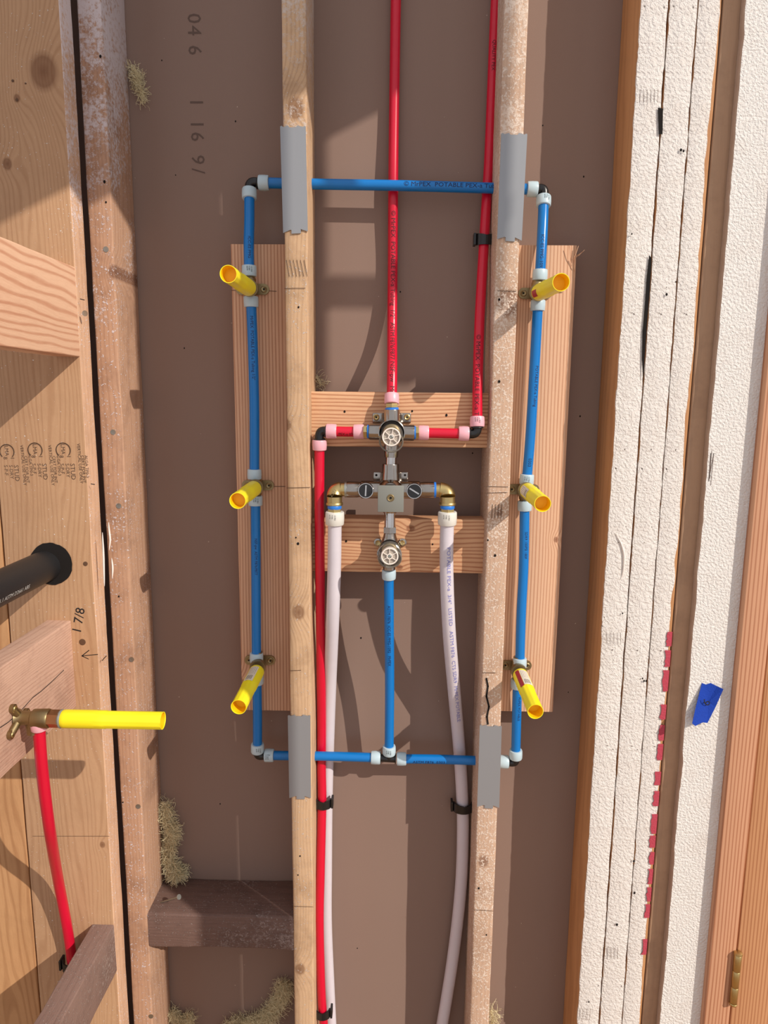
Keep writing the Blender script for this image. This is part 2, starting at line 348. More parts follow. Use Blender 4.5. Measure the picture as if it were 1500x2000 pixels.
def wrap_text(name, s, size, path, s0, r, m, parent, a0=0.0, sx=1.0, N0=Vector((0, -1, 0)), flip=False):
    bm = text_bm(s, size, 'LEFT', sx)
    ys = [-size * 0.6 + k * r * 0.16 for k in range(int(size * 1.2 / (r * 0.16)) + 1)]
    for y in ys: bmesh.ops.bisect_plane(bm, geom=bm.verts[:] + bm.edges[:] + bm.faces[:], plane_co=(0, y, 0), plane_no=(0, 1, 0))
    L = [0.0]
    for a, b in zip(path, path[1:]): L.append(L[-1] + (b - a).length)
    dl = []
    for v in bm.verts:
        q = s0 + v.co.x; q = min(max(q, 0.0), L[-1]); i = 0
        while i < len(L) - 2 and L[i + 1] < q: i += 1
        t = (q - L[i]) / max(1e-9, L[i + 1] - L[i]); P = path[i].lerp(path[i + 1], t)
        T = (path[i + 1] - path[i]).normalized(); N_ = (N0 - T * N0.dot(T)).normalized(); B = N_.cross(T)
        if flip: B = -B
        a = v.co.y / r + a0; v.co = P + (N_ * math.cos(a) + B * math.sin(a)) * (r + 0.00025)
    return obj(name, bm, m, parent, recalc=False)
def strokes(bm, pts, wd=0.0008, Nn=Vector((0, -1, 0)), lift=0.0004):
    """pen strokes lying on a surface"""
    for a, b in zip(pts, pts[1:]):
        a = Vector(a) + Nn * lift; b = Vector(b) + Nn * lift; d = (b - a)
        if d.length < 1e-6: continue
        d.normalize(); s = d.cross(Nn).normalized() * wd / 2
        bm.faces.new([bm.verts.new(p) for p in (a - s - d * wd * .3, b - s + d * wd * .3, b + s + d * wd * .3, a + s - d * wd * .3)])

# ---------------------------------------------------------------- setting
D = 0.095
bm = bmesh.new(); box(bm, -1.6, 1.2, D, D + 0.013, 0.0, 2.5); wb = obj('wall_back', bm, M_DRY, loc=(0, D, 0)); wb['kind'] = 'structure'
wb['label'] = 'brown gypsum board backing seen between the studs'
bm = bmesh.new(); box(bm, -1.6, 2.2, -2.6, D, -0.03, 0.0); fl = obj('floor', bm, wood('subfloor', srgb(170, 135, 100), srgb(120, 90, 62), 'X', 12, 6, 0.4), loc=(0, 0, -0.03)); fl['kind'] = 'structure'
stamp = thing('stamp', (0, 0, 0), 'x', 'x'); bpy.data.objects.remove(stamp)
cur = at(374, 28, D)
for ch, py, sc in (('0', 36, 1), ('4', 60, 1), ('6', 98, .9), ('1', 200, 1), ('1', 243, 1), ('6', 267, 1), ('9', 312, 1), ('/', 334, .9)):
    flat_text('stamped_number', ch, 0.030, at(378 + (py - 40) * 0.028, py, D), (0, 0, -1), (1, 0, 0), M_GREYINK, wb, 'CENTER')

def stud(name_label, x0, x1, y0, y1, m, z0=0.0, z1=2.42, seed=0.0, amp=0.0007, group=None, r=0.003):
    t = thing('wall_stud', ((x0 + x1) / 2, (y0 + y1) / 2, 0), name_label, 'stud', group)
    bm = bmesh.new(); lumber(bm, x0, x1, y0, y1, z0, z1, 'Z', r=r, amp=amp, seed=seed); obj('timber', bm, m, t, smooth=True)
    return t
xa0, xa1 = at(204, 1000).x, at(247, 1000).x
S_A = stud('weathered corner stud with white overspray beside the wide black gap at left', xa0, xa1, 0.001, D, W_EDGE, seed=1)
xl0, xl1 = at(555, 450).x, at(601, 450).x
S_L = stud('left of the two centre studs, with metal plates over the blue pipe', xl0, xl1, 0, D, W_STUD, seed=2)
xr0, xr1 = at(965, 600).x, at(1010, 600).x
S_R = stud('paint-splattered right one of the two centre studs carrying two metal plates', xr0, xr1, 0, D, W_STUDR, seed=3)
YF = -0.042
xm1 = at(175, 1000, YF).x; xm0 = xm1 - 0.1385
S_M = stud('wide clear stud with repeated grade stamps and a pipe hole', xm0, xm1, YF, YF + 0.038, W_LMA, seed=4, r=0.002)
_me = S_M.children[0].data; _me.materials.append(W_LMAE)  # lighter second material stands for sun on the right edge
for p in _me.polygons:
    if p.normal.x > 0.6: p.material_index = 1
S_N = stud('golden stud edge beyond the dark joint at the far left', xm0 - 0.145, xm0 - 0.003, YF + 0.002, YF + 0.040, W_GOLD, seed=5, r=0.002)
xc = [at(p, 1000).x for p in (1191, 1237.5, 1241.5, 1288.5, 1291.5, 1333)]
S_C = []
for k, lb in enumerate(('white-painted stud with exposed amber side, leftmost of the joined three', 'middle white-painted stud of the joined three at right', 'white-painted stud with red paint dashes, rightmost of the joined three')):
    S_C.append(stud(lb, xc[2 * k], xc[2 * k + 1], 0.002, D, W_ORANGE, seed=6 + k, amp=0.0003))
# textured paint coats on the three studs
def coat(t, xa, xb, ragged_r=0.0, seed=0.0, name='paint_coat', yy=0.002):
    bm = bmesh.new(); n = 260; z0, z1 = 0.2, 2.0; L = []
    for i in range(n + 1):
        z = z0 + (z1 - z0) * i / n
        l = xa - 0.0001 + noise.noise(Vector((seed, 1.3, z * 25))) * 0.0012 + noise.noise(Vector((seed, 4.3, z * 160))) * 0.0007
        rr = xb + 0.0001 + noise.noise(Vector((seed, 7.7, z * 25))) * 0.0012 + noise.noise(Vector((seed, 9.3, z * 160))) * 0.0007
        if ragged_r: rr -= ragged_r * (0.8 + 0.9 * noise.noise(Vector((seed, 2.2, z * 7))) + 0.5 * noise.noise(Vector((seed, 3.9, z * 30))))
        row = [bm.verts.new((l + .0003, yy + 0.0045, z))]
        for q in range(5):
            x = l + (rr - l) * q / 4; e = 0.0 if q in (0, 4) else 0.0012
            row.append(bm.verts.new((x, yy - 0.0004 - e, z)))
        row.append(bm.verts.new((rr - .0003, yy + 0.0045, z))); L.append(row)
    for a, b in zip(L, L[1:]):
        for q in range(6): bm.faces.new((a[q], a[q + 1], b[q + 1], b[q]))
    return obj(name, bm, M_WHITE, t, smooth=True)
coat(S_C[0], xc[0], xc[1], 0, 1.0); coat(S_C[1], xc[2], xc[3], 0, 2.0); coat(S_C[2], xc[4], xc[5], 0.0055, 3.0)
# red paint dashes
for (ya, yb) in ((1234, 1262), (1270, 1302), (1309, 1350), (1376, 1405), (1416, 1446), (1453, 1484), (1507, 1533), (1545, 1574), (1590, 1628), (1632, 1655), (1664, 1688), (1697, 1726), (1733, 1760), (1766, 1792), (1834, 1864)):
    pxr = lambda y: 1333.5 - (y - 1000) * 0.0810
    wdp = 10 if ya < 1650 else 8
    bm = bmesh.new(); n = 6; pts = []
    for i in range(n + 1): y = ya + (yb - ya) * i / n; pts.append(at(pxr(y) - 1.5, y, -0.0002))
    for i in range(n, -1, -1): y = ya + (yb - ya) * i / n; pts.append(at(pxr(y) - wdp - random.uniform(0, 4), y, -0.0002))
    prism(bm, pts, (0, -0.0009, 0)); obj('paint_dash', bm, M_REDP, S_C[2])
# furring, drywall, casing, door
YW = -0.018; xf = at(1334.5, 1000, 0).x
xw0 = at(1372, 1000, YW).x; xcas0 = at(1471, 1000, YW - .014).x; xcas1 = at(1465, 1600, YW - .014).x
bm = bmesh.new(); lumber(bm, xf, xf + 0.30, 0.0, 0.038, 0.0, 2.42, 'Z', r=0.002, amp=0.0006, seed=12)
tag(obj('furring_plank', bm, W_FURR, loc=(xf + .15, .02, 0), smooth=True), 'brown plank face showing between the painted studs and white wall', 'plank')
bm = bmesh.new(); n = 240; rows = []
for i in range(n + 1):
    z = 2.42 * i / n; j = noise.noise(Vector((4.4, 0, z * 12))) * 0.002 + noise.noise(Vector((4.4, 5, z * 70))) * 0.0012
    rows.append([bm.verts.new(p) for p in ((xw0 + .002 + j * .5, -0.0012, z), (xw0 + .0005 + j, YW + .003, z), (xw0 + .0015 + j, YW, z), (xw0 + 0.03, YW, z), (xcas0 + 0.06, YW, z), (xcas0 + 0.06, -.0012, z))])
for a, b in zip(rows, rows[1:]):
    for q in range(6): bm.faces.new((a[q], a[(q + 1) % 6], b[(q + 1) % 6], b[q]))
bm.faces.new(rows[0]); bm.faces.new(rows[-1][::-1])
wr = obj('wall_right', bm, M_WALL, loc=(xf, YW, 0)); wr['kind'] = 'structure'; wr['label'] = 'white textured wallboard strip between the brown plank and door casing'
wr.data.materials.append(M_CORE)
for p in wr.data.polygons:
    if p.normal.x < -0.75: p.material_index = 1
t = thing('trim_1', (xcas0, YW, 0), None, None); t['kind'] = 'structure'; t['label'] = 'fir door casing at the right edge'
bm = bmesh.new(); lumber(bm, xcas0, xcas1, YW - .014, YW + .02, 0, 2.2, 'Z', r=0.0015, amp=0.0001); obj('casing_board', bm, W_CASE, t, smooth=True)
t = thing('door_1', (xcas1 + .002, YW, 0), None, None); t['kind'] = 'structure'; t['label'] = 'vertical grain fir door beyond the casing'
bm = bmesh.new(); lumber(bm, xcas1 + .0022, xcas1 + .12, YW - .012, YW + .03, 0.01, 2.1, 'Z', r=0.002, amp=0.0001); obj('door_stile', bm, W_DOOR, t, smooth=True)
bm = bmesh.new(); box(bm, xcas1 + .1202, xcas1 + .6, YW - .002, YW + .02, 0.01, 2.1); obj('door_panel', bm, W_DOOR, t)
hz0, hz1 = at(1440, 1962, YW - .022).z, at(1441, 1868, YW - .022).z
hx = xcas1 + .001
bm = bmesh.new()
nk = 3
for k in range(nk):
    a = hz0 + (hz1 - hz0) * k / nk; b = hz0 + (hz1 - hz0) * (k + 1) / nk
    lathe(bm, (hx, YW - .018, a), (0, 0, 1), [(0, .0058), (.0006, .0063), (b - a - .0008, .0063), (b - a - .0002, .0058)], 18)
lathe(bm, (hx, YW - .018, hz1), (0, 0, 1), [(0, .0062), (.001, .0072), (.004, .0066), (.0055, .003)], 18)
lathe(bm, (hx, YW - .018, hz0), (0, 0, -1), [(0, .0062), (.001, .0068), (.004, .006), (.0055, .003)], 18)
box(bm, hx - .004, hx, YW - .0155, YW - .013, hz0, hz1)
obj('hinge', bm, M_BRASS, t, smooth=True)

# added unseen frame behind the camera, shaped to throw the bar shadows
GY = -0.92
def tr(p):  # follow the sun's ray from p back to the plane of the added shade frame
    k = (p.y - GY); return Vector((p.x + TX * k, GY, p.z + TZ * k))
gt = thing('shade_frame', (2.0, GY, 0), 'unseen timber frame added behind the camera to cast bar shadows', 'shadow caster')
def shade_bar(a, b, name):
    bm = bmesh.new(); x0, x1 = min(a.x, b.x), max(a.x, b.x); z0, z1 = min(a.z, b.z), max(a.z, b.z)
    box(bm, x0, x1, GY - .02, GY + .0, z0, z1, 0.003); obj(name, bm, W_STUD, gt)
def shade_post(xa, xb, y, yb): a = tr(at(xa, y, D)); b = tr(at(xb, y, D)); shade_bar(Vector((a.x, 0, tr(at(xa, yb, D)).z)), Vector((b.x, 0, 3.6)), 'post')
shade_post(262, 440, 400, 2300); shade_post(600, 642, 400, 760); shade_post(778, 836, 400, 730)  # added posts, placed only for the shade they cast
ga1 = tr(at(620, 580, D)); gb1 = tr(at(765, 536, D)); shade_bar(ga1, Vector((gb1.x + .06, 0, gb1.z)), 'block')  # added bar for the horizontal shadow in the middle bay
p0, p1 = tr(at(-150, 560, 0)), tr(at(800, 60, 0)); p1b = p0 + (p1 - p0) * 1.2
bm = bmesh.new(); prism(bm, [p0, p1b, p1b + Vector((0, 0, .9)), p0 + Vector((0, 0, .9))], (0, -.02, 0)); obj('shade_panel', bm, W_STUD, gt)  # added panel that shades the upper left

# ---------------------------------------------------------------- boards and blocking
def board(label, pxl, pxr, pyt, pyb, y0, y1, m, axis, cat='board', name='backing_board', **kw):
    x0, x1, z1, z0 = at(pxl[0], pxl[1], y0).x, at(pxr[0], pxr[1], y0).x, at(pyt[0], pyt[1], y0).z, at(pyb[0], pyb[1], y0).z
    bm = bmesh.new(); lumber(bm, x0, x1, y0, y1, z0, z1, axis, r=0.002, amp=kw.get('amp', .0003), seed=pxl[0] * .01)
    return tag(obj(name, bm, m, loc=((x0 + x1) / 2, y0, z0), smooth=True), label, cat)
YB = 0.055
bm = bmesh.new(); lumber(bm, at(462, 950, YB).x, xl0, YB, D, at(500, 1387, YB).z, at(500, 477, YB).z, 'Z', r=.002, amp=.0003)
B_L = tag(obj('backing_board', bm, W_BL, loc=(at(500, 950, YB).x, YB, at(500, 1387, YB).z), smooth=True), 'vertical fir backing board left of the left centre stud', 'board')
bm = bmesh.new(); lumber(bm, xr1, at(1103, 950, YB).x, YB, D, at(1050, 1390, YB).z, at(1050, 479, YB).z, 'Z', r=.002, amp=.0003)
B_R = tag(obj('backing_board', bm, W_BOARD, loc=(at(1050, 950, YB).x, YB, at(1050, 1390, YB).z), smooth=True), 'vertical fir backing board right of the right centre stud, splintered top corner', 'board')
YH = 0.030
for (a, b, lb) in ((766, 873, 'fir cross block behind the upper valve between centre studs'), (1013, 1118, 'fir cross block behind the lower valve between centre studs')):
    bm = bmesh.new(); lumber(bm, xl1, xr0, YH, YH + .038, at(770, b, YH).z, at(770, a, YH).z, 'X', r=.002, amp=.0004, seed=a)
    tag(obj('cross_block', bm, W_HEAD if a < 800 else W_HEAD2, loc=(0.05, YH, at(770, b, YH).z), smooth=True), lb, 'block')
# splinters on the right board
bm = bmesh.new()
for (a, b) in (((1120, 505), (1142, 488)), ((1118, 512), (1130, 480)), ((1116, 520), (1112, 480)), ((1122, 530), (1122, 500)), ((1121, 500), (1138, 492))):
    sweep(bm, [at(*a, YB - .001), at((a[0] + b[0]) / 2, (a[1] + b[1]) / 2 + 2, YB - .004), at(*b, YB - .006)], .0005, 5)
obj('splinter', bm, W_BOARD, B_R)
# brown block at lower left
z1, z0 = at(430, 1788, .002).z, at(430, 1853, .002).z
bm = bmesh.new(); lumber(bm, xa1, xl0, .002, D, z0, z1, 'X', r=.004, amp=.0016, freq=14, step=.008)
BRN = tag(obj('cross_block', bm, W_BROWNX, loc=(at(430, 1853).x, .04, z0), smooth=True), 'brown-stained rough block between the corner stud and left centre stud', 'block')
t = thing('nail', at(308, 1764, .03), 'bent steel nail lying proud on top of the brown-stained block', 'nail'); bm = bmesh.new()
a, b = at(307, 1765, .035), at(349, 1752, .01); lathe(bm, a, b - a, [(0, .0006), (.004, .0017), ((b - a).length, .0017)], 10); obj('shank', bm, M_ZINC, t)
bm = bmesh.new(); lathe(bm, b, b - a, [(0, .0045), (.0012, .0045)], 14); obj('head', bm, M_ZINC, t)
# left wall blocks running toward the camera
XL = xm1
def ylumber(label, xr, zt, h, m, thick=.038, y1=YF, y0=-0.44, seed=0, name='wall_block', amp=.0005):
    bm = bmesh.new(); lumber(bm, xr - thick, xr, y0, y1, zt - h, zt, 'Y', r=.002, amp=amp, seed=seed)
    return tag(obj(name, bm, m, loc=(xr - thick / 2, y1 - .1, zt - h), smooth=True), label, 'block')
zt = at(152, 521, YF).z; zb = at(158, 697, YF).z
K1 = ylumber('pale new fir block with curved growth rings, upper left', XL - .0005, zt, zt - zb, W_NEWB, seed=1)
XB2 = at(138, 1212, YF).x
zt2 = at(138, 1212, YF).z
K2 = ylumber('cracked rough-sawn block holding the brass elbow at left', XB2, zt2, .145, W_SAWN, seed=2)
zt3 = at(222, 1806, YF).z; XB3 = XL - .0005
K3 = ylumber('brown-stained block running to the lower left corner', XB3, zt3, .089, W_BROWNY, seed=3, amp=.0012)
# crack on K2
bm = bmesh.new()
strokes(bm, [atx(x, y, XB2) for x, y in ((0, 1421), (15, 1411), (35, 1394), (64, 1362), (80, 1350), (100, 1332), (124, 1309))], .0013, Vector((1, 0, 0)))
obj('crack', bm, M_HOLE, K2)
bm = bmesh.new(); lumber(bm, XL - .14, XL, -.48, -.44, 0.0, 2.42, 'Z', seed=9)
tag(obj('wall_stud', bm, W_GOLD, loc=(XL - .07, -.46, 0), smooth=True), 'near stud of the left wall just outside the frame', 'stud')

# ABS pipe through a dark hole in the stamped stud
hc = at(100, 1101, YF); 
bm = bmesh.new(); lathe(bm, hc + Vector((0, -.0006, 0)), (0, -1, 0), [(0, .0335), (.0004, .0335)], 40)
for v in bm.verts:
    d = (v.co - hc); d.y = 0
    if d.length > .02: v.co += d.normalized() * noise.noise(d * 400) * .0016
obj('pipe_hole', bm, M_HOLE, S_M)
pa = at(92, 1106, YF); pipath = [pa + Vector((0, .02, 0)), Vector((pa.x - .004, YF - .01, pa.z)), Vector((pa.x - .006, -0.60, pa.z - .004))]
t = thing('drain_pipe', pa, 'black plastic drain pipe coming out of the stamped stud', 'pipe')
bm = bmesh.new(); sweep(bm, pipath, .0242, 36); obj('pipe_wall', bm, M_ABS, t, smooth=True)
pp = [pipath[2], pipath[1]]
wrap_text('printed_text', 'ASTM D2661 1-1/2 IN. ABS-DWV CELL CORE NSF-dwv PIPE 73F LISTED CSA B181.1 ASTM D2661 ABS', .0085, pp, .10, .0242, M_WTXT, t, a0=-0.30, N0=Vector((1, 0, 0)))

# marks on the stamped stud
def down(px, py, s, size, m, par, Y=YF, sx=1.0): return flat_text('grade_stamp', s, size, at(px, py, Y), (0.02, 0, -1), (1, 0, 0.02), m, par, 'LEFT', sx)
for k, (ox, oy) in enumerate(((0, 0), (55, 0), (-55, 3))):
    m = M_FADED
    c = at(69 + ox, 879 + oy, YF) + Vector((0, -.0005, 0)); bm = bmesh.new()
    R = .0108; pts = [c + Vector((math.cos(a) * R, 0, math.sin(a) * R)) for a in [math.radians(-45 + 270 * i / 26) for i in range(27)]]
    strokes(bm, pts, .0012); obj('stamp_ring', bm, m, S_M)
    down(67 + ox, 867 + oy, 'LMA', .0082, m, S_M)
    down(65 + ox, 889 + oy, '8', .0085, m, S_M); down(79 + ox, 889 + oy, '1', .0085, m, S_M)
    if k < 2 or True:
        down(86 + ox, 905 + oy, 'STUD', .0100, m, S_M); down(76 + ox, 905 + oy, 'S-DRY', .0078, m, S_M); down(66 + ox, 905 + oy, 'S-P-F', .0078, m, S_M)
    if k < 2:
        down(42 + ox, 869, 'VERTICAL USE ONLY', .0066, m, S_M, sx=1); down(50 + ox, 890, 'CERT FOR JNT', .0064, m, S_M); down(58 + ox, 886, 'ALGA TP0-3', .0064, m, S_M)
for (x, y, s) in ((153, 866, 'VERTICAL USE ONLY'), (161, 889, 'CERT FOR JNT'), (168, 889, 'ALGA TP0-3')): down(x, y, s, .0065, M_FADED, S_M)
bm = bmesh.new()
flat_text('marker_writing', '1 7/8', .021, at(150, 1237, YF), (.22, 0, .97), (-.97, 0, .22), M_INK, S_M)
for g in ([(191, 1278), (160, 1281), (174, 1270), (160, 1281), (173, 1287)], [(200, 1290), (203, 1286), (208, 1281)], [(157, 584), (165, 586)], [(178, 945), (185, 946)]):
    bm = bmesh.new(); strokes(bm, [at(x, y, YF) for x, y in g], .0013); obj('marker_stroke', bm, M_INK, S_M)
RUST = mat('rust', srgb(96, 68, 48), .8)
for x, y, r in ((167, 1101, .0035), (161, 1254, .0052), (25, 158, .0018), (50, 163, .0012), (33, 195, .002)):
    bm = bmesh.new(); c = at(x, y, YF); lathe(bm, c, (0, -1, 0), [(0, r), (.0004, r), (.0006, r * .6)], 16); obj('nail_head', bm, RUST, S_M)
bm = bmesh.new(); strokes(bm, [at(x, 1632 + (x % 3), YF) for x in range(64, 217, 6)], .0006); obj('pencil_line', bm, M_FADED, S_M)
# screws in the corner stud
for x, y in ((207, 487), (221, 844), (232, 988), (257, 1288), (270, 1575), (295, 1985), (166, 612)):
    Yq = 0.001 if x != 166 else YF
    c = at(x, y, Yq); bm = bmesh.new(); lathe(bm, c, (0, -1, 0), [(0, .0042), (.0006, .0042), (.0003, .0018)], 14); obj('screw', bm, M_ZINC, S_A if x != 166 else S_M)
bm = bmesh.new()
for pts in ([(212, 1020), (213, 1035), (215, 1055), (213, 1075)], [(218, 1090), (220, 1110), (219, 1130)]):
    P = cr([at(x, y, .0005) for x, y in pts], 6); sweep(bm, P, .002, 6, rf=lambda l, L: .0003 + .0013 * max(0.0, math.sin(math.pi * l / L)) ** .7)
obj('caulk_smear', bm, M_CAULK, S_A, smooth=True)
bm = bmesh.new(); P = cr([at(x, y, YF + .001) for x, y in ((200, 1040), (202, 1080), (203, 1115), (204, 1145))], 6); sweep(bm, P, .002, 6, rf=lambda l, L: .0003 + .0012 * max(0.0, math.sin(math.pi * l / L)) ** .6)
obj('caulk_smear', bm, M_CAULK, S_M, smooth=True)
bm = bmesh.new(); P = cr([at(x, y, -.001) for x, y in ((1203, 1040), (1207, 1050), (1214, 1064), (1219, 1085), (1218, 1110), (1215, 1130))], 6); sweep(bm, P, .002, 6, rf=lambda l, L: .0003 + .0013 * math.sin(math.pi * l / L)); obj('caulk_smear', bm, M_CAULK, S_C[0], smooth=True)

def holes(lst, Y, par, r=.0016, m=M_HOLE):
    for (x, y) in lst:
        c = at(x, y, Y); bm = bmesh.new(); rr = r * random.uniform(.7, 1.3)
        lathe(bm, c, (0, -1, 0), [(0, rr), (.00035, rr * .9)], 9)
        for v in bm.verts: v.co.z = c.z + (v.co.z - c.z) * random.uniform(1.1, 1.4)
        obj('nail_hole', bm, m, par)
holes([(583, 600), (578, 1050), (582, 1062), (581, 1440), (586, 1672), (582, 1709)], -.0003, S_L)
holes([(975, 745), (953, 1055), (967, 1085), (935, 1735), (950, 1826), (975, 585)], -.0004, S_R)
holes([(204, 355), (240, 1567), (232, 1165), (196, 110), (207, 395)], .0005, S_A)
holes([(1234, 457), (1302, 575), (1255, 1325), (1150, 1957), (1216, 1198), (1205, 1807), (1262, 1330)], -.0018, S_C[0])
holes([(1335, 295), (1330, 293), (1258, 1330), (1238, 1682), (1239, 1744), (1205, 1806)], -.0018, S_C[1])
holes([(673, 804), (805, 803), (872, 811), (676, 1057), (845, 1063)], YH - .0003, wb)
holes([(705, 1246), (460, 237), (316, 118), (1133, 813), (1140, 345), (782, 570), (698, 1852), (923, 885), (1110, 1352), (360, 680), (343, 342), (1060, 245), (430, 1570)], D, wb, .0012)
# pencil/saw marks on the studs
def marks(par, lst, Y=-.0006, wd=.0008, m=M_FADED):
    for g in lst: bm = bmesh.new(); strokes(bm, [at(x, y, Y) for x, y in g], wd); obj('pencil_mark', bm, m, par)
marks(S_L, [[(556, 564), (575, 563), (596, 563)], [(560, 953), (606, 952)], [(567, 1310), (588, 1309)], [(574, 1770), (612, 1771)]] + [[(559 + 7 * k, 508), (565 + 7 * k, 540)] for k in range(6)])
marks(S_R, [[(972, 568), (1008, 569)], [(945, 950), (992, 951)], [(948, 963), (990, 962)], [(942, 1314), (968, 1314)], [(925, 1777), (963, 1779)]] + [[(962 + 6 * k, 985), (960 + 6 * k, 1012)] for k in range(4)])
marks(S_C[0], [[(1184 + 7 * k, 1235), (1184 + 7 * k, 1258)] for k in range(5)] + [[(1132 + 7 * k, 1970), (1130 + 7 * k, 1992)] for k in range(4)] + [[(1250 + 7 * k, 175), (1249 + 7 * k, 200)] for k in range(6)], -.0018, .0006, M_GREYINK)
marks(S_C[1], [[(1178 + 7 * k, 1850), (1178 + 7 * k, 1872)] for k in range(5)], -.0018, .0007, M_GREYINK)
bm = bmesh.new(); strokes(bm, [at(x, y, -.0006) for x, y in ((950, 1325), (953, 1340), (950, 1360), (955, 1380), (951, 1400), (953, 1414))], .0028); obj('charred_crack', bm, M_HOLE, S_R)
bm = bmesh.new(); strokes(bm, [at(x, y, YW) for x, y in ((1390, 880), (1386, 935), (1388, 885), (1384, 940), (1394, 885), (1388, 948))], .0006); obj('pencil_scribble', bm, M_GREYINK, wr)
marks(B_L, [[(452, 567), (470, 567)], [(520, 568), (540, 569)], [(530, 950), (557, 950)]], YB - .0002); marks(B_R, [[(1085, 572), (1098, 571)]], YB - .0002)
# splits between the painted studs
bm = bmesh.new()
prism(bm, [at(x, y, -.0012) for x, y in ((1285, 210), (1295, 212), (1294, 262), (1287, 262))], (0, .0004, 0)); obj('torn_split', bm, M_HOLE, S_C[0])
bm = bmesh.new(); prism(bm, [at(x, y, -.0014) for x, y in ((1268, 498), (1273, 505), (1269, 570), (1263, 640), (1259, 700), (1256, 745), (1254, 700), (1255, 650), (1260, 590), (1263, 545))], (0, .0004, 0)); obj('torn_split', bm, M_HOLE, S_C[0])

# ---------------------------------------------------------------- nail plates
def plate(label, tl, tr_, bl, br, k):
    Yp = -.0022; T0, T1, B0, B1 = (at(*p, Yp) for p in (tl, tr_, bl, br))
    up = [(0, 0), (.06, .006), (.12, -.004), (.30, .008), (.36, -.006), (.62, -.006), (.68, .008), (.90, -.003), (.95, .004), (1, 0)]
    lo = [(1, 0), (.72, -.022), (.72, .010), (.34, .010), (.34, -.018), (.30, -.022), (0, 0)]
    H = (T0 - B0).length; pts = []
    for a, b in up: pts.append(T0.lerp(T1, a) + (T0 - B0).normalized() * b * .18)
    for a, b in lo: pts.append(B0.lerp(B1, a) - (T0 - B0).normalized() * b * .18)
    bm = bmesh.new(); prism(bm, pts, (0, .0014, 0))
    return tag(obj('nail_plate', bm, M_PLATE, loc=B0.lerp(B1, .5)), label, 'metal plate', None)
plate('galvanised steel plate near the top of the left centre stud', (547, 247), (597, 247), (553, 455), (601, 452), 0)
plate('scratched galvanised steel plate near the top of the right centre stud', (979, 261), (1030, 262), (971, 467), (1019, 470), 1)
plate('galvanised steel plate low on the left centre stud', (562, 1398), (606, 1398), (565, 1559), (607, 1559), 2)
plate('galvanised steel plate low on the right centre stud', (937, 1417), (980, 1419), (932, 1576), (975, 1578), 3)

# ---------------------------------------------------------------- pipes and collars
RP = .00795
def pipe(name, label, pts, m, mr, collars=(), r=RP, texts=(), mt=None, clen=.0165, cr_=.0114, n=12, group=None, prints=()):
    P = cr([at(*p) for p in pts], n)
    t = thing(name, P[-1], label, 'pipe', group)
    L = sum((b - a).length for a, b in zip(P, P[1:]))
    fl = lambda l, LL: r * (1.0 + 0.10 * max(0, 1 - l / .022) ** 2 * (1 if 's' in ends else 0) + 0.10 * max(0, 1 - (LL - l) / .022) ** 2 * (1 if 'e' in ends else 0))
    ends = ''.join(c for c, _ in collars)
    bm = bmesh.new(); sweep(bm, P, r, 24, rf=fl); obj('tube', bm, m, t, smooth=True)
    for c, txt in collars:
        if c == 's': o, d = P[0], (P[2] - P[0]).normalized()
        else: o, d = P[-1], (P[-3] - P[-1]).normalized()
        bm = bmesh.new(); R = cr_
        lathe(bm, o, d, [(0, R * .84), (.0004, R * .95), (.0018, R), (clen * .5, R * 1.015), (clen - .0016, R * .985), (clen - .0004, R * .94), (clen, R * .82)], 30)
        rg = obj('collar', bm, mr, t, smooth=True)
        if txt:
            q = [o, o + d * clen] if d.x > .5 else [o + d * clen, o]
            if abs(d.z) > .5:  q = [o, o + d * clen] if d.z < 0 else [o + d * clen, o]
            for kk, s_ in enumerate(('1/2 PEX', 'F1960', 'ASTM')[:3]):
                wrap_text('printed_text', s_, .0030, q, .0025, R * 1.02, M_INK, rg, a0=txt - kk * .28, sx=.9)
    for (s_, size, s0, a0, mm, sx) in texts:
        wrap_text('printed_text', s_, size, P, s0, r, mm, t, a0=a0, sx=sx)
    return t, P
T1 = '\u00a9 MrPEX  POTABLE PEX-a Tubing'
yb_ = .060
pipe('pex_pipe', 'blue pipe crossing horizontally through both studs at the top', [(505, 357, yb_), (640, 360, yb_), (800, 363, yb_), (1050, 370, yb_)], M_BLUE, M_RINGB, (('s', 0), ('e', 0)), texts=[('\u00a9 MrPEX  POTABLE PEX-a Tubing', .0095, .226, .1, M_NAVY, 1.12)])
YT = .036
pipe('pex_pipe', 'short blue pipe above the top left yellow cap', [(487, 369, .058), (487, 430, .046), (486, 480, YT), (487, 540, YT)], M_BLUE, M_RINGB, (('s', 0), ('e', .5)), texts=[('ICC-ES PMG', .006, .08, .3, M_NAVY, 1)])
pipe('pex_pipe', 'long blue pipe between the top and middle left yellow caps', [(490, 579, YT), (494, 680, YT), (497, 800, YT), (497, 936, YT)], M_BLUE, M_RINGB, (('s', 0), ('e', 0)), texts=[('MrPEX  POTABLE PEX-a Tubing 1/2"', .0068, .03, .15, M_NAVY, .95)])
pipe('pex_pipe', 'long blue pipe between the middle and bottom left yellow caps', [(499, 968, YT), (500, 1100, YT), (501, 1293, YT)], M_BLUE, M_RINGB, (('s', .5), ('e', 0)), texts=[('NSF-pw  ASTM F876/F877', .0060, .07, .2, M_NAVY, .95)])
pipe('pex_pipe', 'short blue pipe below the bottom left yellow cap', [(502, 1318, YT), (503, 1400, YT + .004), (503, 1469, .045)], M_BLUE, M_RINGB, (('s', 0), ('e', .6)))
pipe('pex_pipe', 'blue pipe from bottom left corner through the stud to the tee', [(517, 1475, .047), (640, 1477, .047), (743, 1480, .047)], M_BLUE, M_RINGB, (('s', .5), ('e', 0)))
